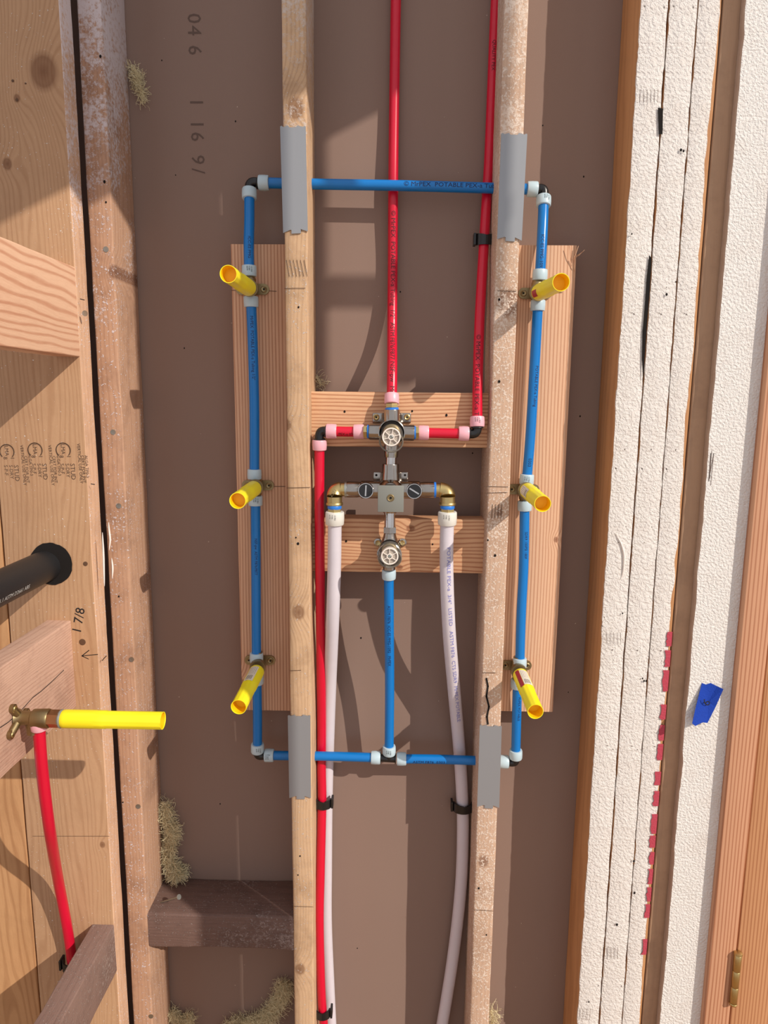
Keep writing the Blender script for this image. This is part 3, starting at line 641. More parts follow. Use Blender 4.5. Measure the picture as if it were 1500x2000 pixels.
pipe('pex_pipe', 'blue pipe from the tee to the bottom right corner', [(775, 1482, .047), (860, 1483, .047), (993, 1488, .047)], M_BLUE, M_RINGB, (('s', 0), ('e', 0)), texts=[('ASTM F876  0303', .007, .028, -.25, M_NAVY, 1.1)])
pipe('pex_pipe', 'blue pipe hanging from the lower valve to the tee', [(759.5, 1112, .010), (760, 1220, .020), (761, 1340, .035), (760, 1473, .046)], M_BLUE, M_RINGB, (('s', 0), ('e', .2)), texts=[('ASTM F876  ICC-ES PMG-1092   MrPEX', .0066, .06, .0, M_NAVY, 1)])
pipe('pex_pipe', 'short blue pipe above the top right yellow cap', [(1062, 384, .058), (1060, 440, .044), (1057, 500, YT), (1054, 548, YT)], M_BLUE, M_RINGB, (('s', .5), ('e', 0)), texts=[('ICC-ES PMG-1092', .0068, .065, -.1, M_NAVY, 1)])
pipe('pex_pipe', 'long blue pipe between the top and middle right yellow caps', [(1051, 586, YT), (1045, 700, YT), (1036, 850, YT), (1028, 946, YT)], M_BLUE, M_RINGB, (('s', 0), ('e', .1)), texts=[('POTABLE PEX-a Tubing', .0064, .10, .3, M_NAVY, 1), ('0303', .007, .245, .1, M_NAVY, 1)])
pipe('pex_pipe', 'long blue pipe between the middle and bottom right yellow caps', [(1025, 978, YT), (1023, 1100, YT), (1018, 1200, YT), (1015, 1303, YT)], M_BLUE, M_RINGB, (('s', 0), ('e', 0)), texts=[('SDR9 100PSI 180F', .006, .05, .2, M_NAVY, 1)])
pipe('pex_pipe', 'short blue pipe below the bottom right yellow cap', [(1011, 1326, YT), (1009, 1400, YT + .004), (1007, 1481, .045)], M_BLUE, M_RINGB, (('s', .3), ('e', 0)), texts=[('MrPEX POTABLE', .006, .03, .3, M_NAVY, 1)])
# red
pipe('pex_pipe', 'long red pipe rising from the top of the upper valve', [(774, -60, .084), (770, 200, .084), (768, 362, .080), (767, 520, .082), (766, 640, .066), (766, 720, .026), (765, 789, .008)], M_RED, M_RINGP, (('e', 0),),
     texts=[('\u00a9 MrPEX  POTABLE PEX-a Tubing  1/2"  ASTM F876/F877 NSF-pw  MrPEX POTABLE PEX-a', .0098, .348, .05, M_DKRED, 1.05)])
pipe('pex_pipe', 'long red pipe rising beside the right centre stud', [(972, -60, .080), (966, 60, .080), (956, 300, .080), (951, 380, .076), (945, 480, .062), (937, 620, .040), (933, 750, .020), (932, 834, .010)], M_RED, M_RINGP, (('e', .2),),
     texts=[('\u00a9 MrPEX  POTABLE PEX-a Tubing  1/2"', .0098, .545, -.25, M_DKRED, 1.05), ('QUALITY PEX', .007, .10, -.1, M_DKRED, 1)])
pipe('pex_pipe', 'short horizontal red pipe left of the upper valve', [(637, 842, .010), (675, 843, .010), (711, 843, .010)], M_RED, M_RINGP, (('s', 0), ('e', 0)), texts=[('PEX-a 0303', .006, .020, -.5, M_DKRED, 1)])
pipe('pex_pipe', 'short horizontal red pipe right of the upper valve', [(817, 845, .010), (860, 846, .010), (916, 847, .010)], M_RED, M_RINGP, (('s', 0), ('e', 0)))
pipe('pex_pipe', 'long red pipe descending beside the left centre stud', [(624, 859, .012), (624, 1000, .018), (626, 1200, .030), (628, 1400, .0632), (628, 1500, .0635), (629, 1567, .061), (626, 1700, .050), (624, 1800, .045), (627, 1920, .045), (631, 1985, .045), (640, 2080, .045)], M_RED, M_RINGP, (('s', 0),))
# natural 3/4 pipes
RN = .0110
pipe('pex_pipe', 'milky white pipe descending from the left brass elbow', [(654, 999, -.005), (653, 1100, .000), (650, 1200, .012), (645, 1330, .058), (641, 1450, .081), (638, 1567, .0835), (637, 1700, .0835), (637, 1800, .0835), (642, 1920, .0835), (650, 2080, .0835)], M_NAT, M_RINGW, (('s', .1),), r=RN, clen=.0215, cr_=.0148)
pipe('pex_pipe', 'milky white pipe curving down from the right brass elbow', [(874, 999, -.005), (872, 1100, .000), (877, 1230, .015), (887, 1350, .045), (896, 1450, .074), (902, 1540, .078), (904, 1620, .078), (900, 1733, .078), (885, 1867, .078), (862, 2010, .078), (848, 2080, .078)], M_NAT, M_RINGW, (('s', .1),), r=RN, clen=.0215, cr_=.0148,
     texts=[('POTABLE PEX-a  3/4"  LISTED   ASTM F876  CTS SDR9  MrPEX POTABLE', .0085, .055, .25, M_BLUEINK, 1.25)])
# far left red pipe
XE = XB2 + .030
e0 = atx(75, 1408, XE)
t, PL = pipe('pex_pipe', 'red pipe curving down from the brass elbow at far left', [(75, 1403, e0.y), (82, 1500, e0.y + .01), (97, 1620, e0.y + .04), (114, 1720, -.090), (131, 1810, -.064), (143, 1890, -.056), (152, 1950, -.056)], M_RED, M_RINGP, (('s', 0),))
# fittings
def bend(bm, a, c, b, r, n=8, seg=18):
    P = [a * (1 - t) ** 2 + c * 2 * t * (1 - t) + b * t * t for t in [i / n for i in range(n + 1)]]; sweep(bm, P, r, seg)
def elbow(label, pa, pc, pb):
    a, c, b = at(*pa), at(*pc), at(*pb); t = thing('elbow_fitting', c, label, 'fitting')
    bm = bmesh.new(); bend(bm, a, c, b, .0066); bend(bm, a.lerp(c, .15), c, b.lerp(c, .15), .0072); obj('body', bm, M_BLACK, t, smooth=True)
    for p in (a, b):
        bm = bmesh.new(); d = (c - p).normalized(); lathe(bm, p - d * .0005, d, [(0, .0095), (.0015, .0098), (.0028, .0085)], 24); obj('shoulder', bm, M_BLACK, t, smooth=True)
elbow('black elbow at the top left corner of the blue loop', (505, 357, yb_), (487, 353, yb_), (487, 369, .058))
elbow('black elbow at the top right corner of the blue loop', (1050, 370, yb_), (1064, 366, yb_), (1062, 384, .058))
elbow('black elbow at the bottom left corner of the blue loop', (503, 1469, .045), (503, 1478, .046), (517, 1475, .047))
elbow('black elbow at the bottom right corner of the blue loop', (1007, 1481, .045), (1007, 1491, .046), (993, 1488, .047))
elbow('black elbow left of the upper valve joining two red pipes', (637, 842, .010), (623, 840, .011), (624, 859, .012))
elbow('black elbow right of the upper valve joining two red pipes', (932, 834, .010), (932, 849, .010), (916, 847, .010))
c = at(760, 1481, .047); t = thing('tee_fitting', c, 'black tee fitting below the centre blue pipe', 'fitting')
bm = bmesh.new(); lathe(bm, at(742, 1480, .047), at(776, 1482, .047) - at(742, 1480, .047), [(0, .0092), (.0018, .0092), (.002, .0068), (.0265, .0068), (.0267, .0092), (.0283, .0092)], 22)
sweep(bm, [c, at(760, 1471, .046)], .0068, 20); obj('body', bm, M_BLACK, t, smooth=True)

# drop ear elbows with yellow thread caps
def drop_ear(label, cl, px, py, tip, capl, sticker=None, both=False, basepx=None, red=False):
    Yb = YB; c = at(px, py, YT + .001); t = thing('drop_ear_elbow', at(px, py, Yb), label, 'fitting')
    # vertical barrel
    bm = bmesh.new(); lathe(bm, c + Vector((0, 0, -.021)), (0, 0, 1), [(0, .0078), (.006, .0078), (.008, .0092), (.034, .0092), (.036, .0078), (.042, .0078)], 20)
    b0 = at(basepx[0], basepx[1], .004) if basepx else at(px, py, .004)
    e = at(*tip, -.118); d = (e - b0).normalized()
    lathe(bm, c + Vector((0, .004, 0)), b0 - c - Vector((0, .004, 0)), [(0, .0100), (.010, .0105), (.014, .0128), (.026, .0132)], 24)
    obj('barrel', bm, M_DBRASS, t, smooth=True)
    # ear plate
    bm = bmesh.new(); pts = []
    w2, h2 = .0265, .0085
    for k in range(24):
        a = 2 * math.pi * k / 24; x = math.cos(a); z = math.sin(a)
        X = (w2 - h2) * (1 if x > 0 else -1) + h2 * x; pts.append(Vector((c.x + X, Yb - .0038, c.z + h2 * z * (1.0))))
    prism(bm, pts, (0, .0036, 0)); obj('ear_plate', bm, M_DBRASS, t)
    for s in (-1, 1):
        q = Vector((c.x + s * .0185, Yb - .0038, c.z)); bm = bmesh.new()
        lathe(bm, q, (0, -1, 0), [(0, .0052), (.0010, .0050), (.0016, .0040), (.0008, .0018)], 18); sc = obj('screw', bm, M_DBRASS, t, smooth=True)
        bm = bmesh.new(); lathe(bm, q + Vector((0, -.0009, 0)), (0, -1, 0), [(0, .0016), (.0003, .0015)], 6); obj('socket', bm, M_HOLE, sc)
    # cap
    t2 = thing('thread_cap', b0, capl, 'cap')
    cap(t2, b0, d, (e - b0).length, sticker, red)
def cap(t2, b0, d, L, sticker, red):
    R = .0124; d, u, v = frame(d); prof_seg = 40
    def rad(h, k):
        a = (k * 10 / prof_seg) % 1.0
        f = min(1, max(0, (h - .045) / .004)) if h < L - .004 else 1.0
        st = 1.0 - .045 * min(1, max(0, (h - .060) / .0015))
        return R * st * (1.0 - f * .05 * (0.5 + 0.5 * math.cos(2 * math.pi * a)) ** 2) * (1 + .0 * h)
    hs = [0, .0015, .006, .044, .046, .049, .0599, .0616, L * .8, L - .003, L - .0008]
    bm = bmesh.new(); rings = []
    for i, h in enumerate(hs):
        q = .90 if i == 0 else (.985 if i == 1 else 1.0)
        rings.append([bm.verts.new(b0 + d * h + (u * math.cos(2 * math.pi * k / prof_seg) + v * math.sin(2 * math.pi * k / prof_seg)) * rad(h, k) * q) for k in range(prof_seg)])
    for (h, rr) in ((L, R * .94), (L, R * .88), (L - .001, R * .86)):
        rings.append([bm.verts.new(b0 + d * h + (u * math.cos(2 * math.pi * k / prof_seg) + v * math.sin(2 * math.pi * k / prof_seg)) * rr) for k in range(prof_seg)])
    for a, b in zip(rings, rings[1:]):
        for k in range(prof_seg): bm.faces.new((a[k], a[(k + 1) % prof_seg], b[(k + 1) % prof_seg], b[k]))
    obj('sleeve', bm, M_YEL, t2, smooth=True)
    bm = bmesh.new(); lathe(bm, b0 + d * (L - .001), -d, [(0, R * .86), (.008, R * .84), (.018, R * .80)], 32, caps=False)
    rg = [v_ for v_ in bm.verts][-32:]; bm.faces.new(rg); obj('bore', bm, M_YELIN, t2, smooth=True)
    if sticker is not None:
        # paper label wrapped on the sleeve; sticker = centre direction (world vector)
        s = Vector(sticker); s = (s - d * s.dot(d)).normalized(); q = s.cross(d)
        def patch(h0, h1, a0, a1, m, name, rr=R * 1.012, par=t2):
            bm = bmesh.new(); n = 10; A = []
            for i in range(n + 1):
                a = a0 + (a1 - a0) * i / n; o = (s * math.cos(a) + q * math.sin(a)) * rr
                A.append((bm.verts.new(b0 + d * h0 + o), bm.verts.new(b0 + d * h1 + o)))
            for x, y in zip(A, A[1:]): bm.faces.new((x[0], y[0], y[1], x[1]))
            return obj(name, bm, m, par, smooth=True, recalc=False)
        if not red == 'only':
            lab = patch(.008, .058, -.55, .62, M_LABEL, 'paper_label')
            for k in range(5): patch(.040, .054, -.35 + k * .16, -.29 + k * .16, M_INK, 'bar_mark', R * 1.02, lab)
            for k in range(5): patch(.010, .036, -.40 + k * .2, -.375 + k * .2, M_GREYINK, 'print_line', R * 1.02, lab)
        if red: patch(.006, .060 if red != 'only' else .032, -1.15, -.6 if red != 'only' else -.3, M_LRED, 'red_band')
drop_ear('brass elbow screwed to the left board at its top', 0, 489, 562, (446, 535), 'yellow plastic cap on the top left brass elbow', basepx=(485, 562))
drop_ear('brass elbow screwed to the left board at mid height', 0, 500, 950, (464, 978), 'yellow plastic cap on the middle left brass elbow', basepx=(496, 954))
drop_ear('brass elbow screwed to the left board near its bottom', 0, 504, 1296, (466, 1381), 'yellow cap with barcode label on the bottom left brass elbow', sticker=(-.15, -.3, 1), basepx=(502, 1311))
drop_ear('brass elbow screwed to the right board at its top', 0, 1049, 570, (1096, 551), 'yellow cap with a red band on the top right brass elbow', sticker=(-1, -.5, .4), red='only', basepx=(1053, 571))
drop_ear('brass elbow screwed to the right board at mid height', 0, 1025, 958, (1060, 984), 'yellow cap with creased grey label on the middle right brass elbow', sticker=(-1, -.3, .3), basepx=(1030, 958))
drop_ear('brass elbow screwed to the right board near its bottom', 0, 1011, 1306, (1046, 1390), 'yellow cap with barcode and red band, bottom right brass elbow', sticker=(.2, -.5, 1), red=True, basepx=(1016, 1318))

# far left brass elbow on the block
ec = atx(62, 1377, XB2); t = thing('drop_ear_elbow', ec, 'brass elbow screwed to the cracked rough-sawn block at left', 'fitting')
dx = Vector((1, 0, 0)); yb0 = atx(130, 1377, XB2 + .055)
bm = bmesh.new(); ex = Vector((XB2, e0.y, ec.z))
lathe(bm, ex + dx * .002, dx, [(0, .0125), (.004, .0100), (.012, .0092), (.020, .0098), (.022, .0125), (.042, .0132), (.044, .012)], 26)
lathe(bm, ex + dx * .021 + Vector((0, 0, -.002)), (0, 0, -1), [(0, .0085), (.010, .0082), (.014, .0075), (.020, .0075)], 20)
obj('barrel', bm, M_DBRASS, t, smooth=True)
bm = bmesh.new(); lathe(bm, ex + dx * .044, dx, [(0, .0125), (.0012, .0128), (.0014, .0120), (.016, .0120), (.0162, .0128), (.018, .0125)], 6, phase=.2); obj('hex_nut', bm, M_COPPER, t)
bm = bmesh.new(); lathe(bm, ex + dx * .060, dx, [(0, .0118), (.002, .0128), (.005, .0115)], 22); obj('sealant', bm, M_GREY, t, smooth=True)
for (yy, zz) in ((-.010, .018), (-.020, -.014), (.020, -.002)):
    q = ex + Vector((.001, yy, zz)); bm = bmesh.new()
    sweep(bm, [ex + dx * .005, ex + Vector((.0035, yy * .6, zz * .6)), q + dx * .001], .0055, 12); lathe(bm, q, (1, 0, 0), [(-.0008, .0062), (.004, .0062), (.0045, .005)], 16); el = obj('ear', bm, M_DBRASS, t, smooth=True)
    bm = bmesh.new(); lathe(bm, q + dx * .0045, (1, 0, 0), [(0, .0042), (.0012, .0036), (.0004, .0016)], 14); obj('screw', bm, M_BRASS, el)
t2 = thing('thread_cap', ex + dx * .064, 'long yellow cap pointing right from the far left brass elbow', 'cap')
Lc = (atx(318, 1376, XB2).x); 
tipx = at(317, 1376, ex.y).x
cap(t2, ex + dx * .063, Vector((1, 0, 0)), tipx - (ex.x + .063), None, False)

# pipe clips
def clip(label, px, py, Y, r, wdt, par_side):
    c = at(px, py, Y); t = thing('pipe_clip', c, label, 'clip')
    bm = bmesh.new(); n = 14; o = r + .0042; pts = []
    for k in range(n + 1):
        a = math.pi + math.pi * k / n * 1.0; pts.append(Vector((c.x + o * math.cos(a) * 1.15, c.y - .9 * o * abs(math.sin(a)), c.z)))
    # saddle: front wall curved round the pipe, side posts
    for k in range(n):
        a, b = pts[k], pts[k + 1]; inn = lambda p: Vector((c.x + (p.x - c.x) * .82, c.y + (p.y - c.y) * .84, 0))
        ia, ib = inn(a), inn(b); h = .0075
        q = [(a.x, a.y), (b.x, b.y), (ib.x, ib.y), (ia.x, ia.y)]
        v0 = [bm.verts.new((x, y, c.z - h)) for x, y in q]; v1 = [bm.verts.new((x, y, c.z + h * .9 + abs(.003 * math.cos(math.pi * k / n)))) for x, y in q]
        bm.faces.new(v0); bm.faces.new(v1[::-1])
        for i in range(4): bm.faces.new((v0[i], v1[i], v1[(i + 1) % 4], v0[(i + 1) % 4]))
    obj('saddle', bm, M_BLACK, t)
    for s in (-1, 1):
        bm = bmesh.new(); x = c.x + s * (o * 1.15); box(bm, min(x, x + s * .004), max(x, x + s * .004), c.y - .006, c.y + .010, c.z - .0075, c.z + .0105, .0008); obj('post', bm, M_BLACK, t)
clip('black clip holding the right red pipe below the top plate', 947, 470, .062, .008, 0, 1)
clip('black clip holding the red pipe beside the lower left plate', 631, 1568, .060, .0085, 0, -1)
clip('black clip holding the right white pipe beside the lower right plate', 904, 1575, .076, .0115, 0, 1)
clip('black clip holding the left red pipe at the bottom edge', 630, 1977, .045, .0085, 0, -1)
clip('black clip holding the far left red pipe behind the brown-stained block', 139, 1884, -.056, .0085, 0, -1)

# ---------------------------------------------------------------- valves
YV = .004     # depth of the port centres
def ax(px, py, Y=YV): return at(px, py, Y)
def cyl(bm, p0, p1, prof_r, seg=28):
    a, b = ax(*p0), ax(*p1); L = (b - a).length; lathe(bm, a, b - a, [(h * L, r) for h, r in prof_r], seg)
def part(name, build, m, t, smooth=True):
    bm = bmesh.new(); build(bm); return obj(name, bm, m, t, smooth=smooth)
def wheel(t, c, r, ang):
    """white hand wheel: rim, six spokes, recessed panels, centre screw"""
    n = Vector((0, -1, 0)); o = Vector(c)
    w_ = part('handle_wheel', lambda bm: (lathe(bm, o, n, [(-.012, r * .86), (-.010, r * .97), (0, r), (.0008, r * .97), (.0008, r * .84), (-.0012, r * .84)], 40, caps=True)), M_PANEL, t)
    part('rim', lambda bm: torus(bm, o + n * .0004, n, r * .93, r * .085, 40, 8), M_WHEEL, w_)
    part('skirt', lambda bm: lathe(bm, o, n, [(-.0125, r * .88), (-.0105, r * .985), (-.0005, r * 1.01)], 40, caps=False), M_WHEEL, w_)
    for k in range(6):
        a = ang + k * math.pi / 3; d = Vector((math.cos(a), 0, math.sin(a))); s = Vector((-d.z, 0, d.x)) * r * .035
        def sp(bm): prism(bm, [o + d * r * .25 - s, o + d * r * .9 - s, o + d * r * .9 + s, o + d * r * .25 + s], (0, -.0016, 0))
        part('spoke', sp, M_WHEEL, w_, False)
    part('hub', lambda bm: lathe(bm, o, n, [(-.001, r * .34), (.0018, r * .34), (.0018, r * .24), (.0008, r * .22)], 26), M_WHEEL, w_)
    s_ = part('screw', lambda bm: lathe(bm, o, n, [(0, r * .22), (.0016, r * .20), (.0020, r * .12), (.001, r * .05)], 16), M_ZINC, w_)
def blue_brass(t, a, b, c):
    """a->b blue seal, b->c brass hex, pixel points"""
    part('seal', lambda bm: cyl(bm, a, b, [(0, .0098), (.2, .0106), (.8, .0106), (1, .0098)]), M_SEAL, t)
    part('adapter_nut', lambda bm: cyl(bm, b, c, [(0, .0098), (.1, .0102), (.9, .0102), (1, .0098)], 6), M_BRASS, t, False)
# upper valve
t = thing('upper_valve', at(765, 860, .01), 'nickel-plated diverter valve with white wheel on the upper cross block', 'valve')
part('body', lambda bm: (cyl(bm, (765.5, 800), (765.5, 845), [(0, .0122), (.05, .0127), (1, .0127)]), cyl(bm, (721, 843), (809, 845), [(0, .0122), (.03, .0127), (.97, .0127), (1, .0122)]),
     lathe(bm, at(765.5, 843, .022), (0, -1, 0), [(0, .016), (.006, .0195), (.030, .0200), (.034, .0205), (.040, .0205), (.041, .0190), (.034, .0172), (.020, .016)], 40),
     cyl(bm, (765, 850), (764, 893), [(0, .0116), (.6, .0116), (.92, .0108), (1, .0104)])), M_CHROME, t)
for (x, sx) in ((739, -1), (791, 1)):
    c0 = at(x, 817, YH - .004)
    e_ = part('mounting_ear', lambda bm: box(bm, c0.x - .0095, c0.x + .0095, c0.y, c0.y + .0036, c0.z - .008, c0.z + .0085, .0016), M_CHROME, t)
    q = at(735 if sx < 0 else 795, 815, YH - .0042)
    s_ = part('screw', lambda bm: lathe(bm, q, (0, -1, 0), [(0, .0052), (.0012, .0050), (.0022, .0036), (.0012, .0018)], 18), M_BRASS, e_)
    part('socket', lambda bm: lathe(bm, q + Vector((0, -.0013, 0)), (0, -1, 0), [(0, .0015), (.0004, .0014)], 6), M_HOLE, s_)
blue_brass(t, (765.5, 801), (765.3, 796), (765.3, 788)); blue_brass(t, (721, 843), (717, 843), (710, 843)); blue_brass(t, (808, 845), (812, 845), (818, 845))
part('stem_recess', lambda bm: lathe(bm, at(765.5, 844, -.017), (0, -1, 0), [(0, .0170), (.001, .0168)], 32), M_HOLE, t)
part('stem', lambda bm: lathe(bm, at(765, 845, -.018), (0, -1, 0), [(0, .0135), (.010, .013), (.012, .0105), (.028, .0105)], 24), M_DBRASS, t)
def guard(t, c0, c1, R):
    part('guard_sleeve', lambda bm: lathe(bm, c0, c1 - c0, [(0, R * .96), ((c1 - c0).length, R)], 36, caps=False), M_CLEAR, t)
    part('guard_rim', lambda bm: torus(bm, c1, c1 - c0, R * .96, .0014, 40, 8), M_GUARD, t)
guard(t, at(765.5, 848, -.018), at(764, 862.5, -.042), .0178)
wheel(t, at(764.3, 853.5, -.058), .01355, 1.35)
# neck between the valves
t = thing('upper_neck', at(763, 906), 'chrome neck between the upper and middle valves', 'fitting')
part('tube', lambda bm: cyl(bm, (764, 893), (763.5, 908), [(0, .0086), (1, .0086)]), M_SHINY, t)
# middle thermostatic valve
t = thing('mixing_valve', at(762, 970, .01), 'chrome mixing valve with grey square plate between the cross blocks', 'valve')
part('body', lambda bm: (cyl(bm, (677, 956), (848, 957), [(0, .0122), (.01, .0126), (.13, .0126), (.135, .0122), (.16, .0122), (.17, .0140), (.83, .0140), (.84, .0122), (.87, .0122), (.88, .0126), (.99, .0126), (1, .0122)]),
     cyl(bm, (763.2, 906), (762.8, 950), [(0, .0128), (.04, .0133), (.34, .0133), (.42, .0138), (1, .0150)]),
     lathe(bm, at(763, 956, .022), (0, -1, 0), [(0, .018), (.012, .0215), (.026, .0215), (.034, .0190), (.040, .0150)], 36),
     cyl(bm, (762, 960), (761.5, 1001), [(0, .013), (.8, .0125), (1, .0105)])), M_CHROME, t)
part('inlet_tip', lambda bm: cyl(bm, (761.7, 996), (761.5, 1004), [(0, .0092), (1, .0092)]), M_SHINY, t)
for x in (738, 788):
    c0 = at(x, 931, .020)
    e_ = part('mounting_ear', lambda bm: box(bm, c0.x - .0072, c0.x + .0072, c0.y, c0.y + .0036, c0.z - .009, c0.z + .0072, .0014), M_CHROME, t)
    q = at(735 if x < 760 else 791, 928, .0198); part('screw_hole', lambda bm: lathe(bm, q, (0, -1, 0), [(0, .0019), (.0003, .0019)], 12), M_HOLE, e_)
for x, y, a in ((714.5, 958, 1.52), (809, 959, 2.6)):
    q = at(x, y, -.012)
    cp = part('check_cap', lambda bm: lathe(bm, q + Vector((0, .010, 0)), (0, -1, 0), [(0, .0124), (.011, .0124), (.0125, .0118), (.0125, .0108), (.0118, .0106)], 36), M_SHINY, t)
    part('cap_face', lambda bm: lathe(bm, q + Vector((0, -.0019, 0)), (0, -1, 0), [(0, .0107), (.0004, .0106)], 32), M_BLACK, cp)
    d = Vector((math.cos(a), 0, math.sin(a))); s = Vector((-d.z, 0, d.x)) * .0011
    part('slot', lambda bm: prism(bm, [q + d * .0085 - s, q + d * .0085 + s, q - d * .0085 + s, q - d * .0085 - s], (0, -.0027, 0)), M_SHINY, cp, False)
c0, c1 = at(737.5, 1000, -.028), at(789, 948.5, -.028)
pl = part('square_plate', lambda bm: box(bm, c0.x, c1.x, -.028, -.0245, c0.z, c1.z, .0009), M_GREY, t)
part('plate_stalk', lambda bm: lathe(bm, at(763, 966, .0), (0, -1, 0), [(0, .011), (.026, .011)], 24), M_GREY, t)
part('plate_rib', lambda bm: box(bm, c0.x + .006, c1.x - .006, -.0245, -.004, c1.z - .009, c1.z - .004), M_CHROME, t)
q = at(763, 972.5, -.0282)
part('grommet', lambda bm: torus(bm, q, (0, -1, 0), .0048, .0010, 28, 8), M_DBRASS, pl); part('plate_hole', lambda bm: lathe(bm, q, (0, -1, 0), [(0, .0042), (.0003, .0042)], 24), M_DBRASS, pl)
part('pin_hole', lambda bm: lathe(bm, q + Vector((0, -.0004, 0)), (0, -1, 0), [(0, .0019), (.0003, .0019)], 16), M_HOLE, pl)
# brass elbows
for sgn, lb, P_ in ((-1, 'brass elbow with cast lettering on the left end of the mixing valve', [(676, 956), (666, 956), (654, 957), (653.5, 970), (653.5, 985)]), (1, 'brass elbow on the right end of the mixing valve', [(849, 957), (859, 957), (873.5, 958), (874, 970), (874, 985)])):
    t = thing('brass_elbow', at(P_[-1][0], 985, -.002), lb, 'fitting')
    a, m1, c_, m2, b = [at(x, y, YV if i < 3 else -.001) for i, (x, y) in enumerate(P_)]
    part('body', lambda bm: (bend(bm, m1, c_ + (c_ - m1) * .0, m2, .0124, 12, 28), sweep(bm, [a, m1], .0108, 28), sweep(bm, [m2, b], .0120, 28), lathe(bm, b + Vector((0, 0, .003)), (0, 0, -1), [(0, .0128), (.001, .0135), (.0035, .0135), (.0045, .0125)], 28)), M_BRASS, t)
    x = P_[-1][0]
    part('side_seal', lambda bm: sweep(bm, [a + (m1 - a) * -.15, a + (m1 - a) * .25], .0125, 28), M_SEAL if sgn > 0 else M_ZINC, t)
    part('seal', lambda bm: lathe(bm, at(x, 986.5, -.003), (0, 0, -1), [(0, .0105), (.001, .0112), (.005, .0112), (.006, .0105)], 28), M_SEAL, t)
    part('adapter_nut', lambda bm: lathe(bm, at(x, 993, -.003), (0, 0, -1), [(0, .0112), (.0055, .0112)], 6), M_BRASS, t, False)
    if sgn < 0: flat_text('cast_lettering', '2321', .007, at(651, 963, -.0135), (.5, 0, .6), (-.6, 0, .5), M_DBRASS, t, 'CENTER')
# lower neck and valve
t = thing('lower_neck', at(761, 1029), 'chrome neck between the middle and lower valves', 'fitting')
part('tube', lambda bm: cyl(bm, (761.6, 1003), (761.4, 1030), [(0, .0088), (1, .0088)]), M_SHINY, t)
t = thing('lower_valve', at(761, 1100, .01), 'nickel-plated volume valve with white wheel on the lower cross block', 'valve')
part('hex_nut', lambda bm: cyl(bm, (761.5, 1029), (761.4, 1041), [(0, .0105), (.08, .0112), (.92, .0112), (1, .0105)], 6), M_CHROME, t, False)
part('body', lambda bm: (cyl(bm, (761.4, 1040), (761, 1078), [(0, .0092), (.2, .0105), (.5, .0140), (1, .0150)]),
     lathe(bm, at(761, 1072, .022), (0, -1, 0), [(0, .015), (.006, .0185), (.036, .0190), (.040, .0195), (.046, .0195), (.047, .0180), (.040, .0165)], 40),
     cyl(bm, (760.5, 1080), (760, 1112), [(0, .012), (1, .0100)])), M_CHROME, t)
for x in (738, 786):
    c0 = at(x, 1060, YH - .004)
    e_ = part('mounting_ear', lambda bm: lathe(bm, c0 + Vector((0, .004, 0)), (0, -1, 0), [(0, .0068), (.0036, .0068), (.004, .006)], 20), M_CHROME, t)
    part('screw', lambda bm: lathe(bm, c0, (0, -1, 0), [(0, .0042), (.0010, .0040), (.0004, .0016)], 16), M_BRASS, e_)
part('stem_recess', lambda bm: lathe(bm, at(761, 1073, -.023), (0, -1, 0), [(0, .0160), (.001, .0158)], 32), M_HOLE, t)
part('stem', lambda bm: lathe(bm, at(761, 1074, -.024), (0, -1, 0), [(0, .0125), (.008, .0120), (.010, .0100), (.026, .0100)], 24), M_DBRASS, t)
guard(t, at(761, 1074, -.024), at(761.5, 1091, -.044), .0178)
wheel(t, at(761, 1086.5, -.062), .0130, 1.57)

# ---------------------------------------------------------------- tape, wool
t = thing('tape_scrap', at(1380, 1375, YW), 'torn scrap of blue masking tape marked 6 on the white wall', 'tape')
pts = [(1371, 1334, 0), (1379, 1337, 0), (1388, 1334, 0), (1400, 1340, .002), (1413, 1346, .008), (1398, 1380, .004), (1382, 1412, .006), (1372, 1411, .009), (1358, 1418, .016), (1352, 1413, .016), (1358, 1385, .008)]
bm = bmesh.new(); V0 = [bm.verts.new(at(x, y, YW - .0006 - o)) for x, y, o in pts]; cn = bm.verts.new(at(1383, 1372, YW - .0045))
for a, b in zip(V0, V0[1:] + V0[:1]): bm.faces.new((a, b, cn))
sh = obj('tape_sheet', bm, M_TAPE, t); md = sh.modifiers.new('s', 'SOLIDIFY'); md.thickness = .0003
flat_text('handwritten_number', '6', .019, at(1380, 1372, YW - .0085), (.6, 0, .8), (-.8, 0, .6), M_INK, t, 'CENTER')
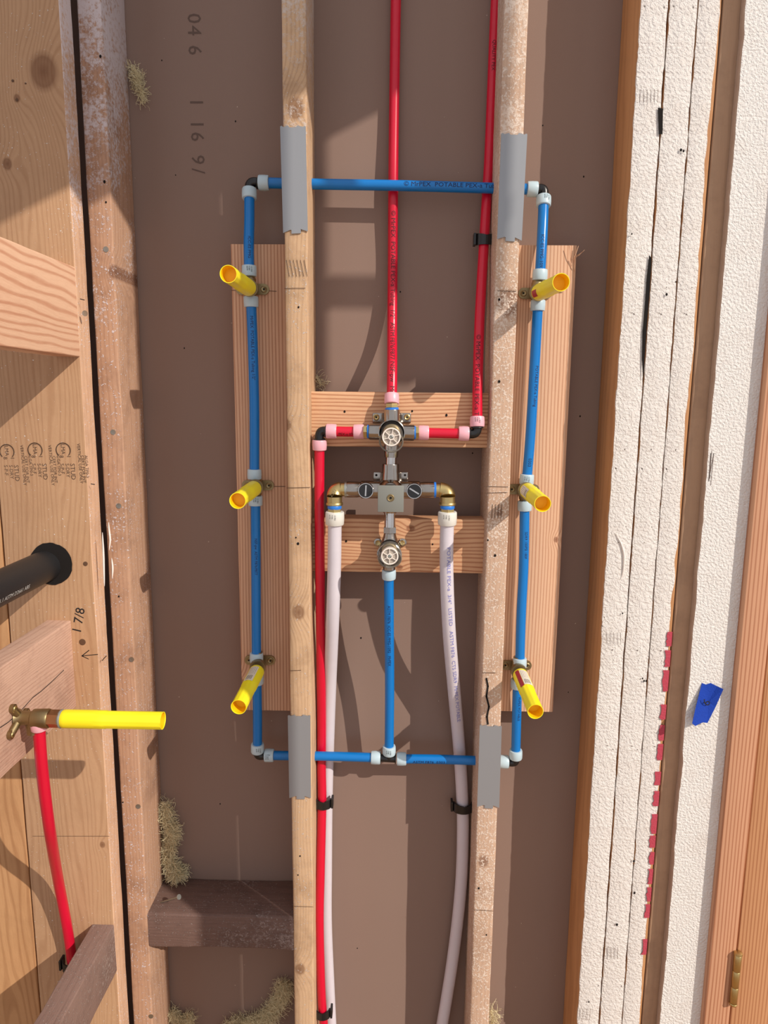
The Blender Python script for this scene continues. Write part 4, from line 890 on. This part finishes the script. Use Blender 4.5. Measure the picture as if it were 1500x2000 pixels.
def tuft(label, pts, Y, n, spread, ln, seed, name='insulation_tuft'):
    random.seed(seed); P = cr([at(x, y, Y) for x, y in pts], 8); bm = bmesh.new()
    for k in range(n):
        p = random.choice(P) + Vector([random.gauss(0, spread) for _ in range(3)]); p.y = min(p.y, D - .001)
        q = [p]; d = Vector([random.gauss(0, 1), random.gauss(0, .5), random.gauss(-.5, 1)]).normalized()
        for i in range(4):
            d = (d + Vector([random.gauss(0, .45) for _ in range(3)])).normalized(); e = q[-1] + d * ln * random.uniform(.15, .35); e.y = min(e.y, D - .0005); q.append(e)
        wd = random.uniform(.00015, .0005); s = d.orthogonal().normalized() * wd; s = Vector((s.x, s.y * .3, s.z))
        if s.length < wd * .5: s = Vector((wd, 0, 0))
        A = [(bm.verts.new(x + s), bm.verts.new(x - s)) for x in q]
        for a, b in zip(A, A[1:]): bm.faces.new((a[0], b[0], b[1], a[1]))
    core = cr([at(x, y, Y + .003) for x, y in pts], 6); sweep(bm, core, spread, 8, rf=lambda l, L: spread * (.5 + 1.1 * abs(noise.noise(Vector((l * 90, seed, 0))))))
    return tag(obj(name, bm, M_FLUFF, loc=P[-1]), label, 'insulation')
tuft('small pale wool tuft poking from behind the corner stud near the top', [(256, 128), (264, 140), (270, 152), (268, 165), (277, 178), (278, 200)], D - .006, 420, .0026, .013, 1)
tuft('yellow insulation wool hanging beside the corner stud above the brown-stained block', [(322, 1570), (326, 1600), (338, 1625), (332, 1650), (330, 1680), (342, 1696), (352, 1706), (334, 1708)], D - .012, 3600, .0050, .015, 2)
tuft('yellow insulation wool against the left centre stud at the bottom', [(555, 1925), (548, 1950), (530, 1975), (515, 1990), (470, 2000), (450, 2010)], D - .014, 3600, .0065, .016, 3)
tuft('greyish insulation wool beside the corner stud at the bottom edge', [(335, 1975), (345, 1990), (360, 2000), (372, 1985)], D - .010, 1000, .005, .015, 4)
tuft('thin wool wisp beside the right centre stud at the bottom', [(960, 1972), (962, 1990), (960, 2005)], D - .02, 160, .003, .022, 5)
tuft('tiny wisp of fibres by the left centre stud above the upper cross block', [(617, 735), (622, 745), (626, 752)], D - .004, 60, .002, .02, 6)

# ---------------------------------------------------------------- groups of like things
def regroup():
    for o in bpy.data.objects:
        if o.parent is not None or 'label' not in o: continue
        n = o.name.split('.')[0]; lb = o['label']
        g = {'wall_stud': 'wall studs', 'nail_plate': 'steel plates on the centre studs', 'elbow_fitting': 'black plastic elbows', 'drop_ear_elbow': 'brass elbows with screw ears',
             'thread_cap': 'yellow thread caps', 'pipe_clip': 'black pipe clips', 'backing_board': 'fir backing boards', 'wall_block': 'blocks of the left wall', 'brass_elbow': 'brass elbows of the mixing valve',
             'insulation_tuft': 'insulation tufts', 'cross_block': 'cross blocks between studs'}.get(n)
        if n == 'pex_pipe': g = 'blue pipes' if 'blue' in lb else 'red pipes' if ' red' in ' ' + lb else 'milky white pipes'
        if g: o['group'] = g
regroup()
